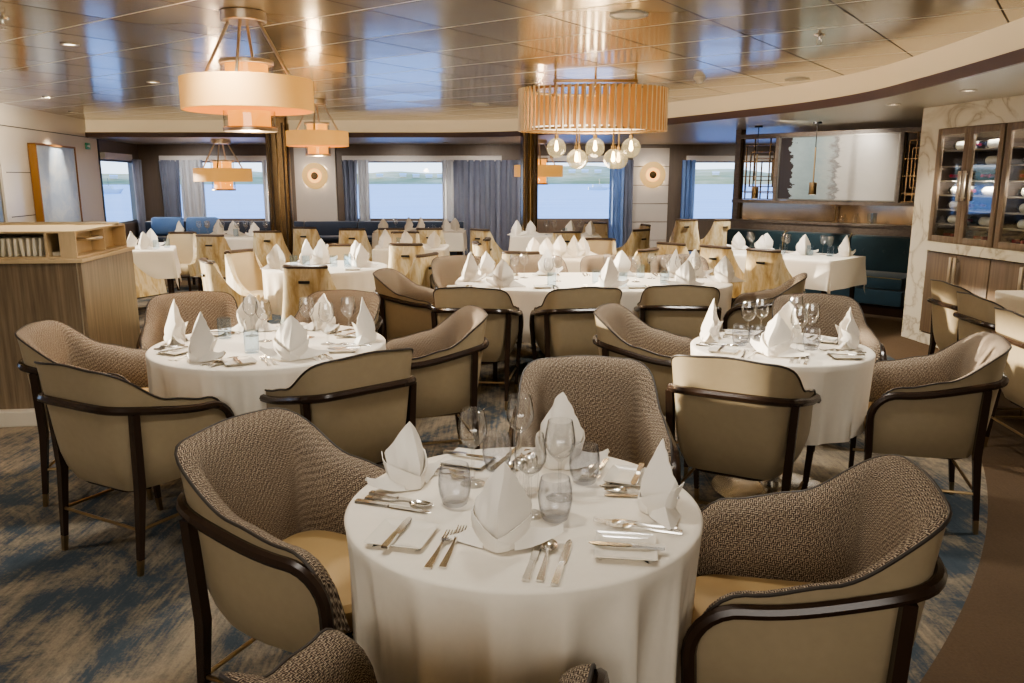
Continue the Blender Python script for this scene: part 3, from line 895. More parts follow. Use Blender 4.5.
def spoon_mesh(L=.185):
    mb = flat([(0,.0085,0),(.004,.0095,0),(L*.4,.006,.001),(L*.6,.003,.006),(L*.7,.0035,.007)], .0035)
    n = 20; vs = []; fs = []
    for i, (q, d) in enumerate(((1,.006),(.97,.007),(.75,.003),(.4,.0008),(0,.0002))):
        for k in range(n): a = 2*PI*k/n; vs.append((.019*q*math.cos(a)*(1-.12*math.sin(a)), L*.84+.031*q*math.sin(a), d))
    for i in range(4):
        for k in range(n): fs.append((i*n+k,i*n+(k+1)%n,(i+1)*n+(k+1)%n,(i+1)*n+k))
    mb.add(vs, fs); me = mb.mesh('spoon', CHROME, 40); return me
KNIFE, FORK, SPOON = Kit(knife_mesh()), Kit(fork_mesh()), Kit(spoon_mesh())
SKNIFE, SFORK, BKNIFE = Kit(knife_mesh(.19)), Kit(fork_mesh(.175)), Kit(knife_mesh(.165))
def setting(cx, cy, RT, ang, seat, table, full=True, nscale=1.0, nrot=0, nrad=None, seed=0, jit=.0):
    """ang: heading of the diner seen from the table centre (0=+Y away, 90=+X)"""
    rnd = random.Random(seed*31+int(ang)); a = R(ang); o = Vector((math.sin(a), math.cos(a))); r = Vector((-o.y, o.x))   # the diner's right
    rz = math.atan2(-o.x*-1, 1) if False else 0
    inward = math.atan2(-o.y, -o.x)-PI/2                                  # +y of a utensil points to the centre
    P = lambda rad, lat: (cx+o.x*rad+r.x*lat, cy+o.y*rad+r.y*lat)
    nr = nrad if nrad is not None else RT-.17
    x, y = P(nr, 0)
    NAP[seed % 5].at('napkin', x, y, inward+R(nrot), 'white folded napkin standing %s on %s' % (seat, table), 'napkin', 'napkins on '+table, sc=nscale)
    gC = 'cutlery on '+table
    e = RT-.055
    def u(kit, name, rad, lat, what, tw=0, z=ZT):
        x, y = P(rad, lat); kit.at(name, x, y, inward+R(tw+rnd.uniform(-jit,jit)), 'silver %s %s on %s' % (what, seat, table), name.split('_')[-1] if name!='butter_knife' else 'knife', gC, z)
    u(KNIFE, 'knife', e, .150, 'outer knife', 0)
    u(SPOON, 'spoon', e-.01, .118, 'spoon', 0)
    u(SKNIFE, 'knife', e-.005, .090, 'inner knife', 0)
    u(FORK, 'fork', e-.02, -.092, 'inner fork', 0)
    u(SFORK, 'fork', e-.01, -.122, 'outer fork', 0)
    if full:
        x, y = P(e-.14, -.225)
        PLATE.at('bread_plate', x, y, inward, 'square white bread plate %s on %s' % (seat, table), 'plate', 'bread plates on '+table)
        u(BKNIFE, 'butter_knife', e-.055, -.235, 'butter knife', 0, ZT+.0125)

T1 = 'the front round table'; c1 = (.028,1.892)
setting(*c1, .45, 193, 'at the near side', T1, seed=0, nscale=1.0, nrad=.235, nrot=4, jit=4)
setting(*c1, .45, 292, 'at the left side', T1, seed=1, nscale=1.0, nrad=.33, nrot=160, jit=4)
setting(*c1, .45, 20, 'at the far side', T1, seed=2, nscale=1.1, nrad=.30, nrot=170, jit=4)
setting(*c1, .45, 98, 'at the right side', T1, seed=3, nscale=1.05, nrad=.34, nrot=190, jit=6)
gw = 'wine glasses on the front table'; gt = 'tumblers on the front table'
for dx, dy, w in ((-.132,.127,'leftmost of the four'),(-.005,.263,'farthest of the four'),(.016,-.073,'nearest of the four'),(.093,.032,'rightmost of the four')):
    WINE.at('wine_glass', c1[0]+dx, c1[1]+dy, 0, 'clear stemmed wine glass on the front round table, %s' % w, 'glass', gw)
for dx, dy, w in ((-.171,-.006,'leftmost of the four'),(-.07,.239,'farthest of the four'),(.075,-.096,'nearest of the four'),(.166,.141,'rightmost of the four')):
    TUMB.at('tumbler', c1[0]+dx, c1[1]+dy, 0, 'smoky stemless tumbler on the front round table, %s' % w, 'glass', gt)
s2 = copy_tree(SH); s2.location = (c1[0]+.022, c1[1]+.085, ZT); s2['label'] = 'second ribbed glass shaker just behind the salt on the front table'; s2.name = 'pepper_shaker'
for o in (SH, s2): o['group'] = 'shakers on the front table'

T2 = 'the large left round table'; c2 = (-1.20,3.89)
for i, (ang, seat, rad) in enumerate(((208,'at the near left seat',.42),(150,'at the near right seat',.40),(270,'at the left seat',.46),(330,'at the far left seat',.38),(30,'at the far right seat',.38),(82,'at the right seat',.46))):
    setting(*c2, .565, ang, seat, T2, seed=i, nscale=1.15, nrad=rad, nrot=random.uniform(-30,30), jit=4)
ws = [(-.22,.20),(-.06,.08),(.10,.22),(.20,.10),(.02,-.02)]
for k, (dx, dy) in enumerate(((-.15,.19),(-.04,.05),(.15,.15),(.29,-.02),(.36,.16))):
    WINE.at('wine_glass', c2[0]+dx, c2[1]+dy, 0, 'clear wine glass on the large left round table, %s from the left' % ('first','second','third','fourth','fifth')[k], 'glass', 'wine glasses on the left table')
for k, (dx, dy) in enumerate(((-.27,.13),(-.02,-.22),(.06,.10),(.45,.10))):
    HIGH.at('water_tumbler', c2[0]+dx, c2[1]+dy, 0, 'straight blue-tinted tumbler on the large left round table, %s from the left' % ('first','second','third','fourth')[k], 'glass', 'blue tumblers on the left table')
T3 = 'the right round table'; c3 = (1.308,3.82)
for i, (ang, seat, rad) in enumerate(((205,'at the near seat',.22),(295,'at the left seat',.33),(30,'at the far seat',.16),(95,'at the right seat',.31))):
    setting(*c3, .43, ang, seat, T3, seed=i+1, nscale=1.12, nrad=rad, nrot=random.uniform(-25,25), jit=5)
for k, (dx, dy) in enumerate(((-.13,.11),(-.04,.19),(.16,.27),(.04,-.12),(.15,.02))):
    WINE.at('wine_glass', c3[0]+dx, c3[1]+dy, 0, 'clear wine glass on the right round table, %s' % ('first of the back pair','second of the back pair','farthest right at the back','nearest the camera','broad one right of centre')[k], 'glass', 'wine glasses on the right table')
for k, (dx, dy) in enumerate(((-.19,.02),(.12,-.08),(-.12,-.02))):
    TUMB.at('tumbler', c3[0]+dx, c3[1]+dy, 0, 'smoky tumbler on the right round table, %s' % ('leftmost','right of the near napkin','between the near and left napkins')[k], 'glass', 'tumblers on the right table')

T4 = 'the long middle table'
for k, (x, y, sd) in enumerate(((-.34,6.36,2),(-.22,6.70,1),(-.06,6.02,4),(.30,6.78,0),(.72,5.98,2),(.92,6.74,3),(1.30,5.96,1),(1.36,6.66,0),(1.68,6.28,4),(1.50,6.62,2))):
    NAP[sd].at('napkin', x, y, random.uniform(-.8,.8)+(PI if y > 6.3 else 0)*0, 'white folded napkin on the long middle table, %s from the left' % ('first','third','second','fourth','fifth','sixth','seventh','eighth','tenth','ninth')[k] , 'napkin', 'napkins on the long middle table', sc=1.2)
wl = [(.02,6.46),(.10,6.56),(.28,6.10),(.36,6.34),(.78,6.5),(.98,6.30),(1.22,6.36),(1.32,6.28),(1.42,6.18),(1.14,6.52)]
for x, y in wl: WINE.at('wine_glass', x, y, 0, 'clear wine glass standing among the napkins on the long middle table', 'glass', 'wine glasses on the long table')
for x, y in ((.30,6.02),(.66,6.22),(.84,6.04),(1.18,6.16),(1.06,6.58)): HIGH.at('water_tumbler', x, y, 0, 'straight tumbler standing low on the long middle table', 'glass', 'tumblers on the long table')
for k, (x, s) in enumerate(((-.2,-1),(.45,-1),(1.15,-1),(-.1,1),(.5,1),(1.1,1))):
    for lat, kit, nm in ((-.11,FORK,'fork'),(.11,KNIFE,'knife'),(.14,SPOON,'spoon')):
        kit.at(nm, x+lat*-s*-1, 6.36+s*.50, 0 if s < 0 else PI, 'silver %s laid on the edge of the long middle table' % nm, nm, nm+'s on the long table')
    PLATE.at('bread_plate', x-.22, 6.36+s*.40, 0, 'square white bread plate laid on the long middle table', 'plate', 'bread plates on the long table')

def far_set(table, short, naps, wines, tumbs=(), z=ZT, sc=1.15):
    words = ('first','second','third','fourth','fifth','sixth','seventh','eighth')
    naps = sorted(naps, key=lambda p: p[0]/p[1])
    for k, (x, y) in enumerate(naps):
        NAP[(k*2+len(short)) % 5].at('napkin', x, y, random.uniform(-.7,.7), 'white folded napkin on %s, %s' % (table, 'the only one' if len(naps)==1 else '%s from the left' % words[k]), 'napkin', 'napkins on '+short, sc=sc)
    for x, y in wines: WINE.at('wine_glass', x, y, 0, 'clear wine glass on '+table, 'glass', 'wine glasses on '+short)
    for x, y in tumbs: HIGH.at('water_tumbler', x, y, 0, 'straight tumbler on '+table, 'glass', 'tumblers on '+short)
far_set('the mid-left round table', 'the mid-left table', [(-2.14,7.28),(-1.83,7.66),(-1.40,7.40),(-1.98,7.70),(-1.5,7.76)], [], [(-2.02,7.4),(-1.9,7.38),(-1.55,7.55),(-1.65,7.4),(-1.5,7.3)], sc=1.25)
for k, x in enumerate((-2.0,-1.72,-1.42)): PLATE.at('bread_plate', x, 7.10+abs(x+1.72)*.2, 0, 'square white plate at the near rim of the mid-left round table', 'plate', 'plates on the mid-left table')
far_set('the square table behind the service station', 'the square table', [(-4.46,9.42),(-4.26,9.30),(-4.32,9.62)], [], [(-4.12,9.3),(-4.08,9.5)])
far_set('the far left window table', 'the far left window table', [(-4.72,11.42),(-4.05,11.75),(-3.66,11.42),(-4.3,11.8)], [(-4.5,11.6),(-4.42,11.68),(-4.36,11.56),(-4.2,11.7),(-3.95,11.6),(-3.86,11.7),(-3.76,11.66),(-3.56,11.66)], [(-4.55,11.4),(-3.9,11.38)])
far_set('the table before the second window', 'the second window table', [(-1.98,12.4),(-1.62,12.62),(-1.42,12.5),(-1.02,12.52),(-.9,12.66)], [(-1.8,12.5)], [(-1.2,12.4)])
far_set('the small table beyond the mid-left one', 'the small middle table', [(-1.5,9.46),(-1.26,9.6),(-.92,9.46)], [], [(-1.36,9.7)])
far_set('the table before the third window', 'the third window table', [(.06,11.6),(.28,11.8),(.86,11.9),(1.14,11.72)], [(.5,11.7),(.62,11.8),(.98,11.66)], [(.76,11.6)])
far_set('the round table before the slim column', 'the slim column table', [(.22,8.42),(.36,8.34),(.50,8.46),(.64,8.38),(.76,8.52)], [(.52,8.74)], [])
bdir = Vector((math.cos(BR), math.sin(BR), 0)); bn = Vector((-math.sin(BR), math.cos(BR), 0))
def bt(a, b): p = bc+bdir*a+bn*b; return (p.x, p.y)
far_set('the banquette table', 'the banquette table', [bt(-.62,.16),bt(-.3,.2),bt(-.18,-.12),bt(.22,.06),bt(.6,.22)], [bt(-.52,.22),bt(-.4,.05),bt(-.08,.2),bt(.0,.12),bt(.34,.26),bt(.46,.16)], [bt(-.34,.0),bt(.04,-.05),bt(.3,.05),bt(.5,.1)])
far_set('the table by the wine wall', 'the wine wall table', [(3.66,5.3),(3.7,4.6)], [(3.8,5.0)], [])

# ------------------------------------------------------------------ room shell
H1, H2 = 2.47, 2.2
def lx(y): return -6.37-.16*(y-10.3)
YF = 16.0
fl = MB(); fl.add([(-10,-4.2,0),(8,-4.2,0),(8,17,0),(-10,17,0)], [(0,1,2,3)])
struct(fl.build('floor', CARPET))
up = MB(); up.add([(-10,-4.2,H1),(8,-4.2,H1),(8,17,H1),(-10,17,H1)], [(3,2,1,0)])
o = up.build('ceiling', CEIL); struct(o)
curve = catmull([(-8.2,13.2,0),(-5,13.25,0),(-2,13.3,0),(-.8,13.25,0),(.15,12.85,0),(.95,11.95,0),(1.55,10.9,0),(2.06,9.92,0),(2.5,9.0,0),(2.86,8.1,0),(3.04,7.15,0),(3.02,6.15,0),(2.96,5.3,0),(2.9,4.6,0),(2.8,3,0),(2.7,0,0),(2.6,-4.2,0)], 96)
low = MB()
lv = [(p.x,p.y,H2) for p in curve]+[(8,-4.2,H2),(8,17,H2),(-10,17,H2),(-10,13.2,H2)]
low.add(lv, [list(range(len(lv)))])
struct(low.build('ceiling_low', SOFFIT))
def strip(z0, z1, off):
    mb = MB(); nn = normals([(p.x,p.y) for p in curve], False)
    for p, (a,b) in zip(curve, nn):
        mb.v += [(p.x-a*off,p.y-b*off,z0),(p.x-a*off,p.y-b*off,z1)]
    for i in range(len(curve)-1): mb.f.append((2*i,2*i+2,2*i+3,2*i+1))
    return mb
nn = normals([(p.x,p.y) for p in curve], False)
sgn = 1 if nn[40][0] > 0 else -1     # outward, away from the raised ceiling
fa = MB()
for p, (a,b) in zip(curve, nn):
    a, b = a*sgn, b*sgn
    fa.v += [(p.x,p.y,H2-.002),(p.x,p.y,H2+.075),(p.x+a*.03,p.y+b*.03,H2+.075),(p.x+a*.03,p.y+b*.03,H2-.002)]
for i in range(len(curve)-1):
    for k in range(4): fa.f.append((4*i+k,4*i+(k+1)%4,4*i+4+(k+1)%4,4*i+4+k))
struct(fa.build('trim_1', FASCIA))
cv = MB()
for p, (a,b) in zip(curve, nn):
    a, b = a*sgn, b*sgn
    cv.v += [(p.x+a*.012,p.y+b*.012,H2+.07),(p.x+a*.05,p.y+b*.05,H2+.12),(p.x+a*.06,p.y+b*.06,H1)]
for i in range(len(curve)-1):
    for k in range(2): cv.f.append((3*i+k,3*i+3+k,3*i+4+k,3*i+1+k))
struct(cv.build('trim_2', COVE))

# left wall: windows 4.3..6.3, 7.2..10.15 and 13.8..15.5
def wallpt(y, n=0): return (lx(y)-n, y)
def lwall(mb, y0, y1, z0, z1, t=.14):
    mb.add([(lx(y0),y0,z0),(lx(y1),y1,z0),(lx(y1),y1,z1),(lx(y0),y0,z1),(lx(y0)-t,y0,z0),(lx(y1)-t,y1,z0),(lx(y1)-t,y1,z1),(lx(y0)-t,y0,z1)],
           [(0,1,2,3),(7,6,5,4),(0,4,5,1),(1,5,6,2),(2,6,7,3),(3,7,4,0)])
SILL, HEAD = .73, 1.884
wl_ = MB()
for a, b in ((-4.2,4.3),(6.3,7.2),(10.18,13.75)): lwall(wl_, a, b, 0, H1)
for a, b in ((4.3,6.3),(7.2,10.18)): lwall(wl_, a, b, 0, SILL); lwall(wl_, a, b, HEAD, H1)
struct(wl_.build('wall_left', WALLW, None, 20))
dk = MB()
lwall(dk, 13.75, YF+.2, 0, SILL); lwall(dk, 13.75, YF+.2, HEAD, H2); lwall(dk, 15.72, YF+.2, SILL, HEAD)
struct(dk.build('wall_left_timber', DARKWALL, None, 20))
tr = MB()
for y0, y1, z, h in ((-4,13.74,H2-.006,.012),(10.3,11.0,1.62,.01),(10.3,11.0,1.06,.01)):
    tr.add([(lx(y0)+.004,y0,z),(lx(y1)+.004,y1,z),(lx(y1)+.004,y1,z+h),(lx(y0)+.004,y0,z+h),(lx(y0)-.01,y0,z),(lx(y1)-.01,y1,z),(lx(y1)-.01,y1,z+h),(lx(y0)-.01,y0,z+h)], [(0,1,2,3),(7,6,5,4),(0,4,5,1),(1,5,6,2),(2,6,7,3),(3,7,4,0)])
struct(tr.build('trim_3', BLACK, None, 20))
# end joint between white wall and the dark timber
struct(MB().bb(lx(13.75)-.05, lx(13.75)+.012, 13.73, 13.77, 0, H2).build('trim_4', BLACK))
def pane_left(n, y0, y1):
    mb = MB(); mb.add([(lx(y0)-.1,y0,SILL),(lx(y1)-.1,y1,SILL),(lx(y1)-.1,y1,HEAD),(lx(y0)-.1,y0,HEAD)], [(0,1,2,3)])
    w = thing('window_%d' % n, None, None); w['kind'] = 'structure'
    mb.build('pane', PANE, w)
    fr = MB()
    for a, b, z0, z1 in ((y0,y0+.05,SILL,HEAD),(y1-.05,y1,SILL,HEAD),(y0,y1,SILL,SILL+.04),(y0,y1,HEAD-.04,HEAD)):
        fr.add([(lx(a)-.12,a,z0),(lx(b)-.12,b,z0),(lx(b)-.12,b,z1),(lx(a)-.12,a,z1),(lx(a)-.03,a,z0),(lx(b)-.03,b,z0),(lx(b)-.03,b,z1),(lx(a)-.03,a,z1)], [(3,2,1,0),(4,5,6,7),(0,1,5,4),(1,2,6,5),(2,3,7,6),(3,0,4,7)])
    fr.build('window_frame', GREYMETAL, w, 20)
pane_left(5, 4.3, 6.3); pane_left(6, 7.2, 10.18); pane_left(7, 13.75, 15.72)

# far wall with four windows
WIN = [(-6.72,-4.66),(-3.12,-1.24),(.46,2.02),(3.46,5.5)]
fw = MB(); xs = lx(YF)-.14
for a, b in WIN: fw.bb(xs, a, YF, YF+.15, 0, H2); fw.bb(a, b, YF, YF+.15, 0, SILL); fw.bb(a, b, YF, YF+.15, HEAD, H2); xs = b
fw.bb(xs, 8, YF, YF+.15, 0, H2)
struct(fw.build('wall_far', DARKWALL, None, 20))
for i, (a, b) in enumerate(WIN):
    w = thing('window_%d' % (i+1), None, None); w['kind'] = 'structure'
    MB().add([(a,YF+.1,SILL),(b,YF+.1,SILL),(b,YF+.1,HEAD),(a,YF+.1,HEAD)], [(0,1,2,3)]).build('pane', PANE, w)
    fr = MB()
    for x0, x1, z0, z1 in ((a,a+.05,SILL,HEAD),(b-.05,b,SILL,HEAD),(a,b,SILL,SILL+.04),(a,b,HEAD-.03,HEAD)): fr.bb(x0,x1,YF+.04,YF+.13,z0,z1)
    fr.build('window_frame', DARKWALL, w, 20)
# blind boxes
for i, (a, b, tx) in enumerate(((-6.85,-4.6,'above the first window from the left corner'),(-3.3,-.2,'above the second window and broad curtain'),(.3,2.15,'above the third window'),(3.4,5.6,'above the fourth window, by the lattice'))):
    o = MB().bb(a, b, YF-.09, YF-.002, HEAD-.01, HEAD+.10, .006).build('blind_box', BLIND); tag(o, 'white roller blind box '+tx, 'blind box', 'blind boxes')
mb = MB(); y0, y1 = 13.8, 15.3
mb.add([(lx(y)+d,y,z) for y in (y0,y1) for d in (.002,.09) for z in (HEAD-.01,HEAD+.1)], [(0,1,3,2),(4,6,7,5),(0,4,5,1),(2,3,7,6),(1,5,7,3),(0,2,6,4)])
tag(mb.build('blind_box', BLIND, None, 20), 'white roller blind box on the side wall window beside the corner', 'blind box', 'blind boxes')
def curtain(x0, x1, mat, label, y=YF-.12, gathers=6, pinch=0, z0=.08, z1=1.9, left=None):
    mb = MB(); n = gathers*10; rows = 8
    for j in range(rows+1):
        t = j/rows; z = z0+(z1-z0)*t
        for i in range(n+1):
            s = i/n; w = (s-.5)*(1-pinch*math.sin(PI*(1-t)*.9)*.5)+.5
            x = x0+(x1-x0)*w; d = .035*math.sin(2*PI*gathers*s+.7*math.sin(3*s))+.012*math.sin(2*PI*gathers*2.3*s)
            if left: mb.v.append((lx(left[0]+(left[1]-left[0])*w)+.1+d, left[0]+(left[1]-left[0])*w, z))
            else: mb.v.append((x, y+d, z))
    for j in range(rows):
        for i in range(n): mb.f.append((j*(n+1)+i,j*(n+1)+i+1,(j+1)*(n+1)+i+1,(j+1)*(n+1)+i))
    o = mb.build('curtain', mat, None, 60); return tag(o, label, 'curtain', 'window curtains')
curtain(-6.85,-6.45, CURTAIN, 'grey curtain at the corner side of the first window', gathers=4, pinch=.3)
curtain(-6.45,-6.0, SHEER, 'pale striped curtain lining inside the first window', gathers=4)
curtain(-4.85,-4.6, SHEER, 'pale curtain at the bronze column side of the first window', gathers=2)
curtain(-3.3,-3.0, CURTAIN, 'narrow grey curtain right of the first round sconce', gathers=3, pinch=.3)
curtain(-3.0,-2.78, SHEER, 'pale curtain lining at the left of the second window', gathers=2)
curtain(-1.36,-1.14, SHEER, 'pale curtain lining at the right of the second window', gathers=2)
curtain(-1.16,.32, CURTAIN, 'broad grey-blue curtain between the second window and the slim column', gathers=11)
curtain(1.90,2.18, LITCURT, 'blue-lit curtain at the right of the third window', gathers=3)
curtain(2.18,2.36, CURTAIN, 'dark grey curtain beside the panelled wall at the third window', gathers=2)
curtain(3.30,3.56, LITCURT, 'blue-lit curtain at the left of the fourth window', gathers=3)
curtain(0,0, CURTAIN, 'grey curtain on the side wall window at the left corner', gathers=5, left=(15.25,15.8), pinch=.3)
# pale sconce panels on the far wall
def wpanel(n, a, b, grooves):
    mb = MB(); z0, z1 = .0, H2-.06; k = 6 if grooves else 1
    for i in range(k):
        za = z0+(z1-z0)*i/k; zb = z0+(z1-z0)*(i+1)/k-(.012 if grooves else 0)
        mb.bb(a, b, YF-.05, YF, za, zb, .002)
    struct(mb.build('trim_%d' % n, PANELW, None, 20))
wpanel(5, -4.24, -3.44, False); wpanel(6, 2.36, 3.06, True)
def sconce(x, y, z, label):
    t = thing('wall_sconce', label, 'lamp', (x,y,z), 0, 'round wall sconces')
    ax = Matrix.Rotation(R(90), 3, 'X')
    MB().lathe([(.0,.03),(.24,.03),(.25,.036),(.24,.044),(.13,.05),(0,.05)], n=48, ax=ax).build('disc', SCDISC, t)
    MB().lathe([(.06,.05),(.135,.052),(.13,.06),(.06,.06)], n=40, ax=ax).build('ring', AMBER, t)
    MB().lathe([(0,.052),(.066,.052),(.07,.07),(.06,.08),(0,.082)], n=32, ax=ax).build('centre_cap', BRONZE, t)
    MB().cyl((0,0,0),(0,-.04,0), .05).build('mount', BRONZE, t)
    for k in range(4):
        l = bpy.data.lights.new('sconce_glow', 'POINT'); l.energy = 1.6; l.color = (1,.8,.52); l.shadow_soft_size = .012
        lo = bpy.data.objects.new('sconce_glow', l); C.objects.link(lo); lo.location = (x+.17*math.cos(PI/4+PI/2*k), y-.016, z+.17*math.sin(PI/4+PI/2*k))
sconce(-3.84, YF-.055, 1.60, 'round glowing wall sconce on the smooth panel right of the bronze column')
sconce(2.74, YF-.055, 1.62, 'round glowing wall sconce on the grooved panel right of the third window')
# columns
def column(x, y, w, name, label):
    mb = MB(); n = 12
    t = thing(name, label, 'column', (x,y,0), R(12))
    prof = rounded_rect(w/2, w/2, w*.12, 5); MB().stack(prof, [(0,0),(H2+.27,0)]).build('cladding', BRONZE, t)
    for k in (-1,0,1): MB().bb(k*w*.27-.012, k*w*.27+.012, -w/2-.012, -w/2-.001, .02, H2+.2, .003).build('rib', DARKWALL if k else BRASS, t)
    for k in (-.5,.5): MB().bb(w/2+.001, w/2+.012, k*w*.5-.012, k*w*.5+.012, .02, H2+.2, .003).build('rib', BRASS, t)
    MB().stack(rounded_rect(w/2+.03, w/2+.03, w*.12, 5), [(0,0),(.10,0),(.11,.01)]).build('base', DARKWOOD, t)
column(-3.72, 13.05, .34, 'bronze_column', 'broad bronze-clad column with ribs, left of the first sconce')
column(.26, 12.62, .23, 'bronze_column', 'slim bronze-clad column in front of the third window')

# right wall: frame of reference along the wall, s away from the far corner, n into the wall
P0 = Vector((3.90,7.87,0)); WA = math.atan2(-.99,.143)
def wr(name, label=None, cat=None):
    return thing(name, label, cat, P0, WA)
w_ = MB()
w_.bb(0,.27,0,.5,0,H2); w_.bb(.27,12,.0,.5,1.995,H2); w_.bb(2.05,12,0,.5,0,1.995); w_.bb(.27,2.05,.42,.5,0,1.995)
w_.bb(.27,12,-.03,.42,.885,.972); w_.bb(.27,2.05,-.01,.42,0,.10)
o = w_.build('wall_right', MARBLE, None, 20); o.location = P0; o.rotation_euler = (0,0,WA); struct(o)
def cab_door(parent, s0, s1, z0, z1, hside, glass):
    f = .055; d = MB()
    if glass:
        for a, b, c, e in ((s0,s0+f,z0,z1),(s1-f,s1,z0,z1),(s0+f,s1-f,z0,z0+f),(s0+f,s1-f,z1-f,z1)): d.bb(a,b,-.02,.01,c,e,.002)
        dd = d.build('door', CABWOOD, parent)
        MB().bb(s0+f,s1-f,-.007,-.003,z0+f,z1-f).build('pane', DOORGLASS, dd)
    else:
        d.bb(s0,s1,-.012,.01,z0,z1,.003); dd = d.build('door', CABWOOD, parent)
    hs = s1-.028 if hside > 0 else s0+.028; zm = (z0+z1)/2 if glass else z1-.16; hl = .13 if glass else .14
    h = MB(); h.bb(hs-.018,hs+.018,-.055,-.04,zm-hl,zm+hl,.004)
    for k in (-1,1): h.bb(hs-.006,hs+.006,-.045,-.018,zm+k*hl*.8-.006,zm+k*hl*.8+.006)
    h.build('handle', NICKEL, dd)
def wine_cab(s0, s1, label):
    t = wr('wine_cabinet', label, 'cabinet'); t['group'] = 'glass-fronted wine cabinets'
    b = MB(); z0, z1 = .975, 1.99
    b.bb(s0,s0+.02,.012,.41,z0,z1); b.bb(s1-.02,s1,.012,.41,z0,z1); b.bb(s0,s1,.39,.41,z0,z1); b.bb(s0,s1,.012,.41,z0,z0+.02); b.bb(s0,s1,.012,.41,z1-.02,z1)
    b.build('body', BROWNWALL, t, 20)
    for z in SHELVES: MB().bb(s0+.02,s1-.02,.03,.38,z-.012,z).build('shelf', NICKEL, t)
    m = (s0+s1)/2
    cab_door(t, s0, m-.002, z0, z1, 1, True); cab_door(t, m+.002, s1, z0, z1, -1, True)
SHELVES = (1.14,1.27,1.40,1.53,1.66,1.80)
for s_, z_ in ((.5,1.96),(.9,1.96),(1.35,1.96),(1.75,1.96),(.5,1.5),(.9,1.5),(1.35,1.5),(1.75,1.5)):
    l = bpy.data.lights.new('cabinet_led', 'POINT'); l.energy = 2.6; l.color = (1,.92,.8); l.shadow_soft_size = .02
    lo = bpy.data.objects.new('cabinet_led', l); C.objects.link(lo); lo.location = Matrix.Translation(P0) @ Matrix.Rotation(WA,4,'Z') @ Vector((s_,.028,z_))
wine_cab(.28, 1.11, 'glass-fronted wine cabinet next to the marble pillar, full of bottles')
wine_cab(1.13, 1.96, 'glass-fronted wine cabinet cut by the right edge of the photo')
def low_cab(s0, s1, label):
    t = wr('base_cabinet', label, 'cabinet'); t['group'] = 'low cabinets under the stone ledge'
    MB().bb(s0,s1,.012,.40,.10,.88).build('body', BROWNWALL, t)
    m = (s0+s1)/2
    cab_door(t, s0+.004, m-.002, .115, .872, 1, False); cab_door(t, m+.002, s1-.004, .115, .872, -1, False)
low_cab(.28, 1.11, 'low veneered cabinet next to the marble pillar, under the stone ledge')
low_cab(1.115, 1.96, 'low veneered cabinet at the right edge, under the stone ledge')
# wine bottles lying on the shelves
bt_ = MB().lathe([(0,0),(.037,0),(.038,.01),(.038,.19),(.03,.215),(.014,.24),(.013,.30),(0,.30)], n=14).mesh('bottle_glass', BOTTLE)
lb_ = MB().lathe([(.0385,.035),(.0388,.037),(.0388,.17),(.0385,.172)], n=14).mesh('bottle_label', LABEL)
cp_ = MB().lathe([(.0145,.245),(.0148,.25),(.0145,.301),(0,.3015)], n=12).mesh('bottle_capsule', CAPSULE)
def bottle(s, n, z, tilt, label, grp, along=True):
    M = Matrix.Translation(P0) @ Matrix.Rotation(WA,4,'Z')
    p = M @ Vector((s,n,z))
    t = thing('wine_bottle', label, 'bottle', p, 0, grp)
    if along: t.rotation_euler = (Matrix.Rotation(WA,3,'Z') @ Matrix.Rotation(R(90),3,'Y')).to_euler()
    else: t.rotation_euler = (Matrix.Rotation(WA,3,'Z') @ Matrix.Rotation(R(90+tilt),3,'X')).to_euler()
    for nm, me in (('glass_body',bt_),('paper_label',lb_),('capsule',cp_)):
        c = bpy.data.objects.new(nm, me); C.objects.link(c); c.parent = t
dn = ('left door','second door','third door','fourth door')
words = ('bottom','second','third','fourth','fifth','sixth','top')
for ci, (s0, s1) in enumerate(((.30,.695),(.70,1.09),(1.15,1.545),(1.55,1.94))):
    for zi, z in enumerate((.998,)+SHELVES):
        if (ci*3+zi) % 7 == 5: continue
        if zi in (0, 4):
            for k in range(3): bottle(s0+.10+.095*k, .36, z+.040, 0, 'outward-facing wine bottle on the %s shelf behind the %s, %s of three' % (words[zi], dn[ci], ('left','middle','right')[k]), 'wine bottles in the cabinets', False)
        else:
            bottle(s0+.085, .10, z+.0395, 0, 'front wine bottle lying lengthwise on the %s shelf behind the %s' % (words[zi], dn[ci]), 'wine bottles in the cabinets')
            bottle(s0+.08, .22, z+.0395, 0, 'rear wine bottle lying lengthwise on the %s shelf behind the %s' % (words[zi], dn[ci]), 'wine bottles in the cabinets')

# divider with artwork behind the banquette
PA = Vector((3.08,11.22,0)); LB = 2.60
def dv(name, label=None, cat=None): return thing(name, label, cat, PA, BR)
o = MB().bb(-.05,LB,-.0,.16,0,.97).bb(-.05,LB,-.03,.2,.97,1.0,.004).build('wall_divider', DADO, None, 20); o.location = PA; o.rotation_euler = (0,0,BR); struct(o)
fr = MB()
fr.bb(-.05,.03,.02,.14,1.0,H2); fr.bb(LB-.06,LB,.02,.14,1.0,H2); fr.bb(-.05,LB,.02,.14,2.08,2.13); fr.bb(-.05,LB,.0,.16,1.225,1.265); fr.bb(.55,.59,.02,.14,1.26,2.08); fr.bb(2.14,2.18,.02,.14,1.26,2.08)
o = fr.build('trim_7', DADO, None, 20); o.location = PA; o.rotation_euler = (0,0,BR); struct(o)
o = MB().bb(.03,LB-.06,.09,.10,1.0,1.225).build('bronze_mirror', MIRROR); o.location = PA; o.rotation_euler = (0,0,BR); tag(o, 'low bronze mirror strip behind the ledge above the banquette', 'mirror')
art = MB()
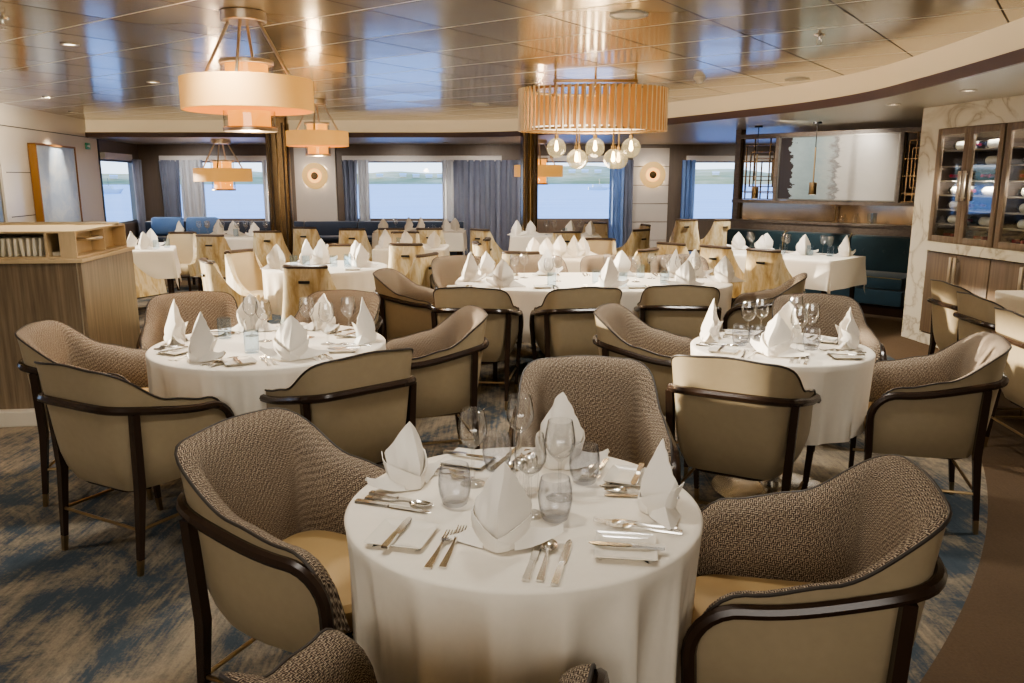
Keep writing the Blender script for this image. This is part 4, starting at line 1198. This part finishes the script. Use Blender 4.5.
art.add([(.60,.05,1.285),(2.13,.05,1.285),(2.13,.05,2.07),(.60,.05,2.07),(.60,.08,1.285),(2.13,.08,1.285),(2.13,.08,2.07),(.60,.08,2.07)], [(0,1,2,3),(7,6,5,4),(0,4,5,1),(1,5,6,2),(2,6,7,3),(3,7,4,0)])
art.uv = [(0,0),(1.9,0),(1.9,1),(0,1)]*2
art.uv = [(0,0),(1,0),(1,1),(0,1)]*2
t = dv('abstract_artwork', 'wide abstract panel, dark at left fading to frosty grey, above the banquette', 'artwork')
art.build('canvas', ARTGREY, t, 20)
f2 = MB()
for a, b, c, e in ((.59,.61,1.27,2.08),(2.12,2.14,1.27,2.08),(.59,2.14,1.27,1.287),(.59,2.14,2.066,2.08)): f2.bb(a,b,.035,.085,c,e)
f2.build('frame', GREYMETAL, t, 20)
def lattice(s0, s1, label):
    t = dv('lattice_screen', label, 'screen'); t['group'] = 'fretwork lattice screens'
    b = MB(); z0, z1 = 1.27, 2.08; w = .012
    W, Hh = s1-s0, z1-z0
    for k in range(4):
        q = k*.055; a, c = s0+q*(W/.45), z0+q*1.5; bb_, e = s1-q*.3*(W/.45), z1-q*1.6
        for x0,x1,y0,y1 in ((a,a+w,c,e),(bb_-w,bb_,c,e),(a,bb_,c,c+w),(a,bb_,e-w,e)): b.bb(x0,x1,.06+.003*k,.08+.003*k,y0,y1)
    for k in range(3): zz = z0+.10+.2*k; b.bb(s0, s1, .058,.078, zz, zz+w)
    for k in range(4): xx = s0+W*(.14+.22*k); b.bb(xx, xx+w, .057,.077, z0, z1 if k % 2 else z0+Hh*.6)
    b.build('fretwork', BRONZE, t, 20)
lattice(.03,.55,'brass fretwork lattice left of the abstract panel, sea showing through')
lattice(2.18,LB-.06,'brass fretwork lattice right of the abstract panel, by the marble pillar')
Mdv = Matrix.Translation(PA) @ Matrix.Rotation(BR,4,'Z')
for k, (s, h, mat, lab, nm) in enumerate(((1.42,.2,BRASS,'slim brass candlestick on the ledge under the abstract panel','candlestick'),(1.50,.10,GLASS,'small clear decanter on the ledge, left of the pair','decanter'),(1.66,.12,GLASS,'small clear decanter on the ledge, right of the pair','decanter'),(1.86,.13,BLUEGLASS,'short blue glass on the ledge under the abstract panel','glass'))):
    r = .012 if nm == 'candlestick' else .035
    p = Mdv @ Vector((s,.04,1.001))
    if nm == 'candlestick': prof = [(.03,0),(.03,.006),(.009,.014),(.008,h-.03),(.014,h-.02),(.012,h)]
    elif nm == 'decanter': prof = [(.028,0),(.034,.01),(.034,h*.5),(.012,h*.72),(.012,h*.92),(.017,h)]
    else: prof = [(.03,0),(.034,h*.5),(.036,h),(.034,h),(.032,h*.5),(.0,.012)]
    o = MB().lathe(prof, n=20).build(nm if nm != 'glass' else 'drinking_glass', mat); o.location = p; tag(o, lab, nm)
# teal banquette
t = dv('banquette', 'long teal velvet banquette with buttons and gold piping under the abstract panel', 'banquette')
MB().bb(-.02,LB-.02,-.60,-.10,.0,.12).build('plinth', DARKWOOD, t)
ns = 3
for i in range(ns):
    a, b = -.02+LB*i/ns, -.02+LB*(i+1)/ns-.008
    MB().bb(a,b,-.64,-.10,.12,.30,.02).build('seat_front', VELVET, t)
    st = MB().bb(a,b,-.66,-.10,.30,.46,.045).build('seat', VELVET, t)
    MB().tframe([(a+.02,-.655,.44),(a+(b-a)*.3,-.662,.44),(b-.02,-.655,.44)], .006, 6).build('piping', PIPEGOLD, st)
    bk = MB().bb(a,b,-.16,-.012,.40,.875,.05).build('backrest', VELVET, t)
    MB().tframe([(b+.004,-.165,.44),(b+.004,-.172,.65),(b+.004,-.165,.83),(b+.004,-.10,.885)], .006, 6).build('piping', PIPEGOLD, bk)
    for u in (.22,.5,.78): MB().lathe([(0,-.008),(.014,-.006),(.016,0),(.01,.008),(0,.01)], (a+(b-a)*u,-.163,.70), 12, Matrix.Rotation(R(90),3,'X')).build('button', VELVET, bk)
# navy banquette along the far windows
t = thing('window_banquette', 'low navy banquette running under the first two far windows', 'banquette')
MB().bb(-6.9,-.9,14.72,15.3,0,.40,.02).build('base', NAVY, t)
MB().bb(-6.9,-.9,14.7,15.2,.40,.50,.03).build('seat', NAVY, t)
for i in range(6): MB().bb(-6.9+i,-5.91+i,15.16,15.32,.44,.76,.03).build('backrest', NAVY, t)
for k, (x, lab) in enumerate(((-6.4,'blue cushion on the far banquette, against the corner'),(-5.75,'blue cushion on the far banquette, right of the corner one'))):
    o = MB().bb(-.3,.3,-.07,.07,-.17,.17,.06).build('cushion', BLUECUSH); o.location = (x,14.99,.68); o.rotation_euler = (R(-10),0,0); tag(o, lab, 'cushion', 'blue cushions')

# other walls
struct(MB().bb(-6,8,-4.3,-4.15,0,H1).build('wall_back', WALLW))
struct(MB().bb(7.9,8.05,-4.2,17,0,H1).build('wall_far_right', BROWNWALL))

# painting on the left wall
ang = math.atan2(1, -.16)
t = thing('wall_painting', 'tall pale blue abstract painting with deep gold frame on the left wall', 'painting', (lx(11.7)+.012,11.7,0), ang)
y_ = -.0
MB().bb(-.70,.70,-.085,-.012,.80,1.99).build('canvas', ARTBLUE, t, 20)
f2 = MB()
for a, b, c, e in ((-.725,-.70,.775,2.015),(.70,.725,.775,2.015),(-.725,.725,.775,.80),(-.725,.725,1.99,2.015)): f2.bb(a,b,-.10,.0,c,e)
f2.build('frame', GOLDFRAME, t, 20)
# exit sign plate
t = thing('exit_sign', 'small green exit pictogram plate high on the left wall', 'sign', (lx(13.25)+.004,13.25,2.06), ang)
MB().bb(-.10,.10,-.015,0,-.05,.05,.003).build('plate', GREEN, t)
p = MB(); p.bb(-.06,.02,-.019,-.0155,-.008,.008); p.add([(.02,-.018,-.028),(.06,-.018,0),(.02,-.018,.028)], [(0,1,2)])
p.build('pictogram', WHITE, t, 20)

# service station on the left
sr = R(6.8)
t = thing('service_station', 'grey-brown veneered service station with pale counter at the left', 'counter', (-2.69,4.99,0), sr)
MB().bb(-2.0,0,0,.94,.10,1.03,.004).build('body', GREYWOOD, t, 20)
MB().bb(-2.02,.015,-.015,.955,1.03,1.055,.005).build('countertop', OAK, t, 20)
MB().bb(-2.05,.02,-.07,.96,0,.10,.006).build('plinth', STONE, t, 20)
MB().bb(-.03,-.022,-.003,.0,.1,1.03).build('corner_trim', NICKEL, t, 20)
Ms = Matrix.Translation((-2.69,4.99,0)) @ Matrix.Rotation(sr,4,'Z')
t = thing('menu_organizer', 'open light oak organizer box with menu slots on the service station', 'organizer', (-2.69,4.99,1.055), sr)
b = MB()
MB().bb(-1.5,-.03,.03,.92,.0,.012).build('bottom_board', OAK, t, 20)
MB().bb(-1.5,-.03,.03,.92,.158,.17).build('top_board', OAK, t, 20)
d = MB()
for x in (-1.5,-.93,-.215,-.13): MB().bb(x,x+.014,.03 if x != -.13 else .05,.92,.012,.158).build('divider', OAK, t, 20)
MB().bb(-1.48,-.135,.44,.455,.012,.158).build('back_panel', OAK, t, 20)
for ya, yb in ((.03,.045),(.905,.92),(.5,.512)): MB().bb(-.128,-.03,ya,yb,.012,.158).build('end_panel', OAK, t, 20)
h = MB(); h.tframe([(-.11,.25,.105),(-.05,.25,.105),(-.02,.30,.105),(-.02,.42,.105),(-.05,.47,.105),(-.11,.47,.105)], .012, 8)
h.build('pull_handle', NICKEL, t)
MB().bb(-1.5,-.03,.80,.81,.17,.19,.002).build('gallery_rail', NICKEL, t)
for k in range(18):
    p = Ms @ Vector((-.88+.037*k, .09, 1.067+.062))
    o = MB().bb(-.008,.008,-.04,.25,-.060,.052,.002).build('menu_booklet', PAPER); o.location = p; o.rotation_euler = (0,R(random.uniform(-5,5)),sr)
    tag(o, 'cream menu booklet standing in the row inside the oak organizer', 'menu', 'menu booklets in the organizer')
o = MB().bb(-.028,.028,-.08,.10,0,.025,.003).build('note_pad', PAPER); o.location = Ms @ Vector((-.168,.16,1.0675)); o.rotation_euler = (0,0,sr); tag(o, 'flat white pad lying in the organizer at its right end', 'pad')

# ------------------------------------------------------------------ lamps
def drum_lamp(label, x, y, zc, sc=1.0, nm='pendant_lamp'):
    t = thing(nm, label, 'lamp', (x,y,zc), R(-40), 'drum pendant lamps'); t.scale = (sc,sc,sc)
    MB().lathe([(0,0),(.118,0),(.125,-.004),(.125,-.052),(.12,-.058),(0,-.058)], n=40).build('canopy', NICKEL, t)
    for k in range(4):
        a = PI/4+PI/2*k
        MB().cyl((.085*math.cos(a),.085*math.sin(a),-.055),(.255*math.cos(a),.255*math.sin(a),-.375), .0095, n=8).build('rod', NICKEL, t)
    MB().lathe([(.365,-.542),(.368,-.540),(.368,-.370),(.365,-.368),(.355,-.368),(.352,-.370),(.352,-.540),(.355,-.542)], n=64).build('outer_shade', SHADE, t)
    MB().lathe([(.165,-.530),(.35,-.530),(.35,-.523),(.165,-.523)], n=64).build('diffuser', DIFFUSER, t)
    sh = MB().lathe([(.115,-.632),(.118,-.63),(.118,-.275),(.115,-.273),(.108,-.273),(.108,-.632)], n=40).build('inner_shade', SHADEIN, t)
    for z in (-.275,-.645):
        MB().lathe([(.0,z-.012),(.148,z-.012),(.152,z-.008),(.152,z+.008),(.148,z+.012),(0,z+.012)] if z > -.3 else [(.10,z-.012),(.148,z-.012),(.152,z-.008),(.152,z+.008),(.148,z+.012),(.10,z+.012)], n=40).build('end_ring', NICKEL, t)
    MB().lathe([(.145,-.635),(.145,-.272)], n=40).build('glass_sleeve', GLASS, t)
    for k in range(4):
        a = PI/4+PI/2*k; MB().cyl((.25*math.cos(a),.25*math.sin(a),-.375),(.145*math.cos(a),.145*math.sin(a),-.375), .007, n=8).build('spoke', NICKEL, t)
    l = bpy.data.lights.new('lamp_glow', 'POINT'); l.energy = 10*sc; l.color = (1,.72,.42); l.shadow_soft_size = .06
    lo = bpy.data.objects.new('lamp_glow', l); C.objects.link(lo); lo.location = (x,y,zc-.70*sc)
drum_lamp('large cream drum pendant lamp nearest the camera, top left', -1.52, 4.80, H1)
drum_lamp('cream drum pendant lamp second back, by the bronze column', -2.34, 9.92, H1)
drum_lamp('amber drum pendant lamp in front of the far left window', -4.95, 14.0, H2, 1.3)
drum_lamp('amber drum pendant lamp peeking out behind the slim column', .46, 14.2, H2, 1.15)
def chandelier():
    cx, cy = .73, 7.5
    t = thing('slatted_chandelier', 'oval slatted amber chandelier with hanging glass globes', 'chandelier', (cx,cy,0))
    A, B = .64, .44; z0, z1 = 1.965, 2.335
    for z in (z0+.012, z1-.012):
        MB().tube([(A*.965*math.cos(2*PI*i/64),B*.965*math.sin(2*PI*i/64),z) for i in range(64)], .012, n=6, closed=True).build('ring', BRASS, t)
    MB().stack([(A*.93*math.cos(2*PI*i/64),B*.93*math.sin(2*PI*i/64)) for i in range(64)], [(z0+.03,0),(z0+.036,0)]).build('diffuser', DIFFUSER, t)
    sl = MB(); sl.bb(-.028,.028,-.005,.005,-(z1-z0)/2,(z1-z0)/2,.002); sm = sl.mesh('slat', SLAT)
    em = MB().bb(.026,.034,-.008,.008,-(z1-z0)/2,(z1-z0)/2).mesh('slat_edge', SLATEDGE)
    for i in range(64):
        a = 2*PI*i/64; x, y = A*math.cos(a), B*math.sin(a); na = math.atan2(y/B**2, x/A**2)
        o = bpy.data.objects.new('slat', sm); C.objects.link(o); o.parent = t; o.location = (x,y,(z0+z1)/2); o.rotation_euler = (0,0,na+R(34))
        e = bpy.data.objects.new('edge', em); C.objects.link(e); e.parent = o
    for dx in (-.34,.02,.38):
        MB().cyl((dx,.0,z1-.02),(dx,.0,H1), .011, n=8).build('hanger', BRASS, t)
        MB().bb(dx-.008,dx+.008,-B*.95,B*.95,z1-.03,z1-.015).build('cross_bar', BRASS, t)
    MB().bb(-.36,.40,-.015,.015,H1-.075,H1-.05,.003).build('ceiling_bar', BRASS, t)
    for gx, gy, gz in ((-.325,0,1.82),(-.15,-.12,1.72),(-.105,.16,1.722),(.025,-.02,1.82),(.18,-.12,1.72),(.262,.15,1.722),(.355,0,1.82)):
        st = MB().cyl((gx,gy,gz+.085),(gx,gy,z0+.04), .007, n=8).build('stem', BRASS, t)
        MB().lathe([(0,.115),(.018,.115),(.02,.08),(0,.075)], (gx,gy,gz), 14).build('socket', BRASS, st)
        MB().lathe([(.088*math.sin(PI*(i+.6)/16.6),.088*math.cos(PI*(i+.6)/16.6)) for i in range(17)][:-1]+[(0,-.088)], (gx,gy,gz), 28).build('globe', GLOBE, t)
        MB().lathe([(0,.07),(.010,.06),(.016,.02),(.020,-.005),(.014,-.024),(0,-.03)], (gx,gy,gz), 14).build('bulb', BULB, t)
    l = bpy.data.lights.new('chandelier_glow', 'POINT'); l.energy = 22; l.color = (1,.76,.48); l.shadow_soft_size = .15
    lo = bpy.data.objects.new('chandelier_glow', l); C.objects.link(lo); lo.location = (cx,cy,1.58)
    l = bpy.data.lights.new('chandelier_inner', 'POINT'); l.energy = 5; l.color = (1,.78,.5); l.shadow_soft_size = .12
    lo = bpy.data.objects.new('chandelier_inner', l); C.objects.link(lo); lo.location = (cx,cy,2.16)
chandelier()
for x, y, zb, lab in ((3.12,10.45,1.30,'slim brass pendant before the left lattice'),(3.60,9.75,1.36,'slim brass pendant before the abstract panel')):
    t = thing('slim_pendant', lab, 'lamp', (x,y,zb), 0, 'slim brass pendants')
    MB().lathe([(.0,.0),(.042,.0),(.044,.004),(.044,.138),(.04,.143),(0,.143)], n=28).build('shade', BRASS, t)
    MB().cyl((0,0,.14),(0,0,H2-zb-.01), .006, n=8).build('rod', BLACK, t)
    MB().cyl((0,0,.14),(0,0,.55), .009, n=8).build('sleeve', BRASS, t)
    MB().cyl((0,0,H2-zb-.02),(0,0,H2-zb), .05, n=20).build('canopy', BLACK, t)
    MB().lathe([(0,-.002),(.034,-.002),(.034,.002),(0,.002)], n=20).build('lens', DIFFUSER, t)

# ceiling fittings
def downlight(x, y, z, lab, grp='recessed downlights', spot=None, energy=60, tgt=None):
    t = thing('downlight', lab, 'downlight', (x,y,z), 0, grp)
    MB().lathe([(.062,0),(.062,-.006),(.045,-.008),(.042,-.003),(.042,-.001)], n=28).build('bezel', NICKEL, t)
    MB().lathe([(0,-.002),(.042,-.002),(.042,-.001),(0,-.001)], n=24).build('lens', DOWNL, t)
    if spot:
        l = bpy.data.lights.new('downlight_beam', 'SPOT'); l.energy = energy; l.color = (1,.86,.66); l.spot_size = R(spot); l.spot_blend = .6; l.shadow_soft_size = .05
        lo = bpy.data.objects.new('downlight_beam', l); C.objects.link(lo); lo.location = (x,y,z-.02)
        if tgt: lo.rotation_euler = (Vector(tgt)-Vector((x,y,z))).to_track_quat('-Z','Y').to_euler()
downlight(-3.10,5.91,H1,'twin downlight in the ceiling at the upper left', spot=110, energy=50)
downlight(-3.50,8.15,H1,'downlight in the ceiling left of the big drum lamp', spot=110, energy=50)
downlight(-5.36,9.62,H1,'downlight in the ceiling near the left wall', spot=120, energy=90, tgt=(-6.6,10.6,1.0))
downlight(-6.2,11.72,H1,'downlight washing the blue painting', spot=50, energy=60, tgt=(lx(11.7)-.1,11.7,1.4))
downlight(3.42,7.45,H2,'downlight above the marble pillar, left of a pair', spot=100, energy=22)
downlight(3.45,6.3,H2,'downlight above the wine cabinets, right of a pair', spot=100, energy=22)
downlight(-1.23,15.2,H2,'downlight in the low ceiling before the second window', spot=100, energy=25)
for x, y, z, r, lab, nm in ((.67,4.87,H1,.11,'white round speaker grille in the ceiling, top centre','ceiling_speaker'),(-.40,10.5,H1,.11,'round speaker grille in the ceiling beside the window reflection','ceiling_speaker'),(2.70,7.92,H1,.11,'flat round speaker disc in the ceiling near the curved cove','ceiling_speaker')):
    t = thing(nm, lab, 'speaker', (x,y,z), 0, 'ceiling speakers')
    MB().lathe([(0,-.006),(r*.86,-.006),(r*.9,-.012),(r,-.010),(r*1.02,0)], n=40).build('rim', WHITE, t)
    MB().lathe([(0,-.0075),(r*.8,-.0075),(r*.8,-.0062),(0,-.0062)], n=36).build('grille', SOFFIT, t)
t = thing('smoke_detector', 'white smoke detector on the ceiling right of the chandelier', 'detector', (1.74,7.76,H1))
MB().lathe([(.055,0),(.055,-.015),(.045,-.03),(0,-.03)], n=28).build('base', WHITE, t)
MB().lathe([(.035,-.03),(.035,-.05),(.025,-.058),(0,-.06)], n=24).build('chamber', PORCELAIN, t)
for x, y, z, lab in ((-2.99,4.98,H1,'sprinkler head in the ceiling at the top left corner'),(2.02,5.55,H1,'sprinkler head in the ceiling at the upper right')):
    t = thing('sprinkler', lab, 'sprinkler', (x,y,z), 0, 'ceiling sprinklers')
    MB().lathe([(.035,0),(.033,-.008),(.012,-.012),(.010,-.03),(0,-.03)], n=20).build('escutcheon', CHROME, t)
    MB().tframe([(-.012,0,-.028),(-.018,0,-.045),(-.006,0,-.06),(.006,0,-.06),(.018,0,-.045),(.012,0,-.028)], .003, 6).build('yoke', CHROME, t)
    MB().lathe([(0,-.064),(.02,-.064),(.02,-.061),(0,-.061)], n=16).build('deflector', CHROME, t)

# ------------------------------------------------------------------ outside
se = MB(); se.add([(-4000,-200,-6),(4000,-200,-6),(4000,4000,-6),(-4000,4000,-6)], [(0,1,2,3)])
tag(se.build('sea', SEA), 'bright pale blue sea beyond the windows', 'sea', kind='stuff')
hl = MB(); n = 220; rnd = random.Random(3)
def hh(a): return 13+5*math.sin(a*5+1)+4*math.sin(a*13+.4)+2.4*math.sin(a*31)+1.2*math.sin(a*77)
for i in range(n+1):
    a = R(-80)+R(150)*i/n; h = hh(a)
    for j, (r, q) in enumerate(((1180,-.5),(1190,.02),(1230,.35),(1290,.7),(1400,1.0),(1600,1.05),(1900,.9))):
        hl.v.append((r*math.sin(a), r*math.cos(a), -6+(h+6)*q))
for i in range(n):
    for j in range(6): hl.f.append((i*7+j,i*7+j+1,(i+1)*7+j+1,(i+1)*7+j))
tag(hl.build('shore_hills', HILL, None, 60), 'low grassy shore and hills across the water', 'hills', kind='stuff')
k = 0
for a, q in ((-7.6,.5),(-6.7,.62),(-5.8,.4),(-5.0,.5),(-9.2,.55),(4.2,.5),(5.1,.6),(6.0,.45),(-22,.5),(-20.5,.62),(-26,.5),(14,.5)):
    an = R(a); r = 1290; z = -6+(hh(an)+6)*.62
    o = MB().bb(-5,5,-3.5,3.5,0,3).add([(-5.4,-4,3),(5.4,-4,3),(5.4,4,3),(-5.4,4,3),(-5.4,0,5),(5.4,0,5)], [(0,1,5,4),(2,3,4,5),(0,4,3),(1,2,5),(3,2,1,0)]).build('house', HULL, None, 20)
    o.location = (r*math.sin(an)*.97, r*math.cos(an)*.97, z-1.5); o.rotation_euler = (0,0,-an)
    tag(o, 'tiny white house on the far shore', 'house', 'houses on the far shore')
def boat(x, y, L, lab, rz=0):
    t = thing('boat', lab, 'boat', (x,y,-6), rz)
    h = MB(); h.add([(-L/2,-L*.1,0),(L*.35,-L*.1,0),(L*.35,L*.1,0),(-L/2,L*.1,0),(-L/2,-L*.13,L*.13),(L*.36,-L*.13,L*.13),(L*.36,L*.13,L*.13),(-L/2,L*.13,L*.13),(L*.5,0,L*.16)], [(0,1,5,4),(1,8,5),(1,2,8),(2,6,8),(2,3,7,6),(3,0,4,7),(4,5,8,6,7),(3,2,1,0)])
    h.build('hull', HULL, t, 20); MB().bb(-L*.3,L*.12,-L*.08,L*.08,L*.13,L*.24,.05).build('cabin', HULL, t); MB().cyl((0,0,L*.24),(0,0,L*.5), L*.008, n=6).build('mast', GREYMETAL, t)
boat(60, 560, 15, 'white motor boat on the water at the right of the third window')
boat(-213, 430, 16, 'white boat on the water through the side wall window')

# ------------------------------------------------------------------ light and camera
w = bpy.data.worlds.new('sky'); bpy.context.scene.world = w; w.use_nodes = True
nt = w.node_tree; nt.nodes.clear()
out = nt.nodes.new('ShaderNodeOutputWorld'); bg = nt.nodes.new('ShaderNodeBackground')
tc = nt.nodes.new('ShaderNodeTexCoord'); sx = nt.nodes.new('ShaderNodeSeparateXYZ'); nt.links.new(tc.outputs['Generated'], sx.inputs[0])
c = ramp(nt, sx.outputs[2], [(.0, srgb(214,230,248)), (.12, srgb(180,208,244)), (.6, srgb(110,160,226))])
nt.links.new(c, bg.inputs[0]); bg.inputs[1].default_value = 1.6
nt.links.new(bg.outputs[0], out.inputs[0])
def area(name, loc, tgt, sx_, sy_, e, c):
    l = bpy.data.lights.new(name, 'AREA'); l.shape = 'RECTANGLE'; l.size = sx_; l.size_y = sy_; l.energy = e; l.color = c
    o = bpy.data.objects.new(name, l); C.objects.link(o); o.location = loc
    o.rotation_euler = (Vector(tgt)-Vector(loc)).to_track_quat('-Z','Y').to_euler(); return o
l = bpy.data.lights.new('picture_spot', 'SPOT'); l.energy = 60; l.color = (1,.9,.76); l.spot_size = R(80); l.spot_blend = .7; l.shadow_soft_size = .05  # added fill aimed at the abstract panel, no fitting there
o = bpy.data.objects.new('picture_spot', l); C.objects.link(o); o.location = (3.0,9.4,2.15); o.rotation_euler = (Vector((3.9,10.3,1.6))-Vector((3.0,9.4,2.15))).to_track_quat('-Z','Y').to_euler()
area('ceiling_panel_light', (-.5,-1.8,2.40), (0,4,.6), 4.5, 1.6, 70, (1,.94,.86))  # added soft fill behind the camera, no real ceiling panel
sun = bpy.data.lights.new('low_sun', 'SUN'); sun.energy = 7; sun.angle = R(1.0); sun.color = (1,.88,.7)
so = bpy.data.objects.new('low_sun', sun); C.objects.link(so)
so.rotation_euler = Vector((.96,-.2,-.12)).to_track_quat('-Z','Y').to_euler()
# added fill spots without fittings: far wall first, then the whole room
for x, y in ((-6.2,14.7),(-4.0,14.6),(-2.2,14.6),(-.4,14.6),(1.2,14.6),(2.7,14.6),(4.6,14.2)):
    l = bpy.data.lights.new('far_wall_fill', 'SPOT'); l.energy = 42; l.color = (1,.95,.88); l.spot_size = R(120); l.spot_blend = .7; l.shadow_soft_size = .06  # added to brighten the far wall
    o = bpy.data.objects.new('far_wall_fill', l); C.objects.link(o); o.location = (x,y,H2-.03); o.rotation_euler = (R(38),0,0)
for x, y, e in ((-.5,1.9,28),(.4,3.0,36),(-1.5,4.2,75),(1.2,4.2,65),(.5,6.5,120),(-2.0,7.6,120),(2.2,8.3,120),(-3.9,9.8,120),(-.4,10.5,140),(3.2,3.4,60),(-3.6,2.6,60),(-5.4,13.9,260),(-2,13.8,280),(1.6,13.8,280),(3.6,13.4,200),(5,12.8,150)):
    l = bpy.data.lights.new('table_spot', 'SPOT'); l.energy = e; l.color = (1,.95,.87); l.spot_size = R(130); l.spot_blend = .8; l.shadow_soft_size = .12  # added general fill for the room, no lamp overhead
    o = bpy.data.objects.new('table_spot', l); C.objects.link(o); o.location = (x,y,(H1 if x < 2 else H2)-.03)

cam = bpy.data.cameras.new('camera'); cam.sensor_width = 36; cam.lens = 800/1024*36; cam.clip_end = 6000; cam.clip_start = .05
co = bpy.data.objects.new('camera', cam); C.objects.link(co); co.location = (0,0,1.545); co.rotation_euler = (R(90-11.5),0,0)
sc = bpy.context.scene; sc.camera = co
sc.view_settings.view_transform = 'AgX'
try: sc.view_settings.look = 'AgX - Medium High Contrast'
except Exception: pass
sc.view_settings.exposure = 0.98
sc.cycles.use_denoising = True
sc.cycles.max_bounces = 8; sc.cycles.transparent_max_bounces = 24
sc.cycles.sample_clamp_indirect = 4
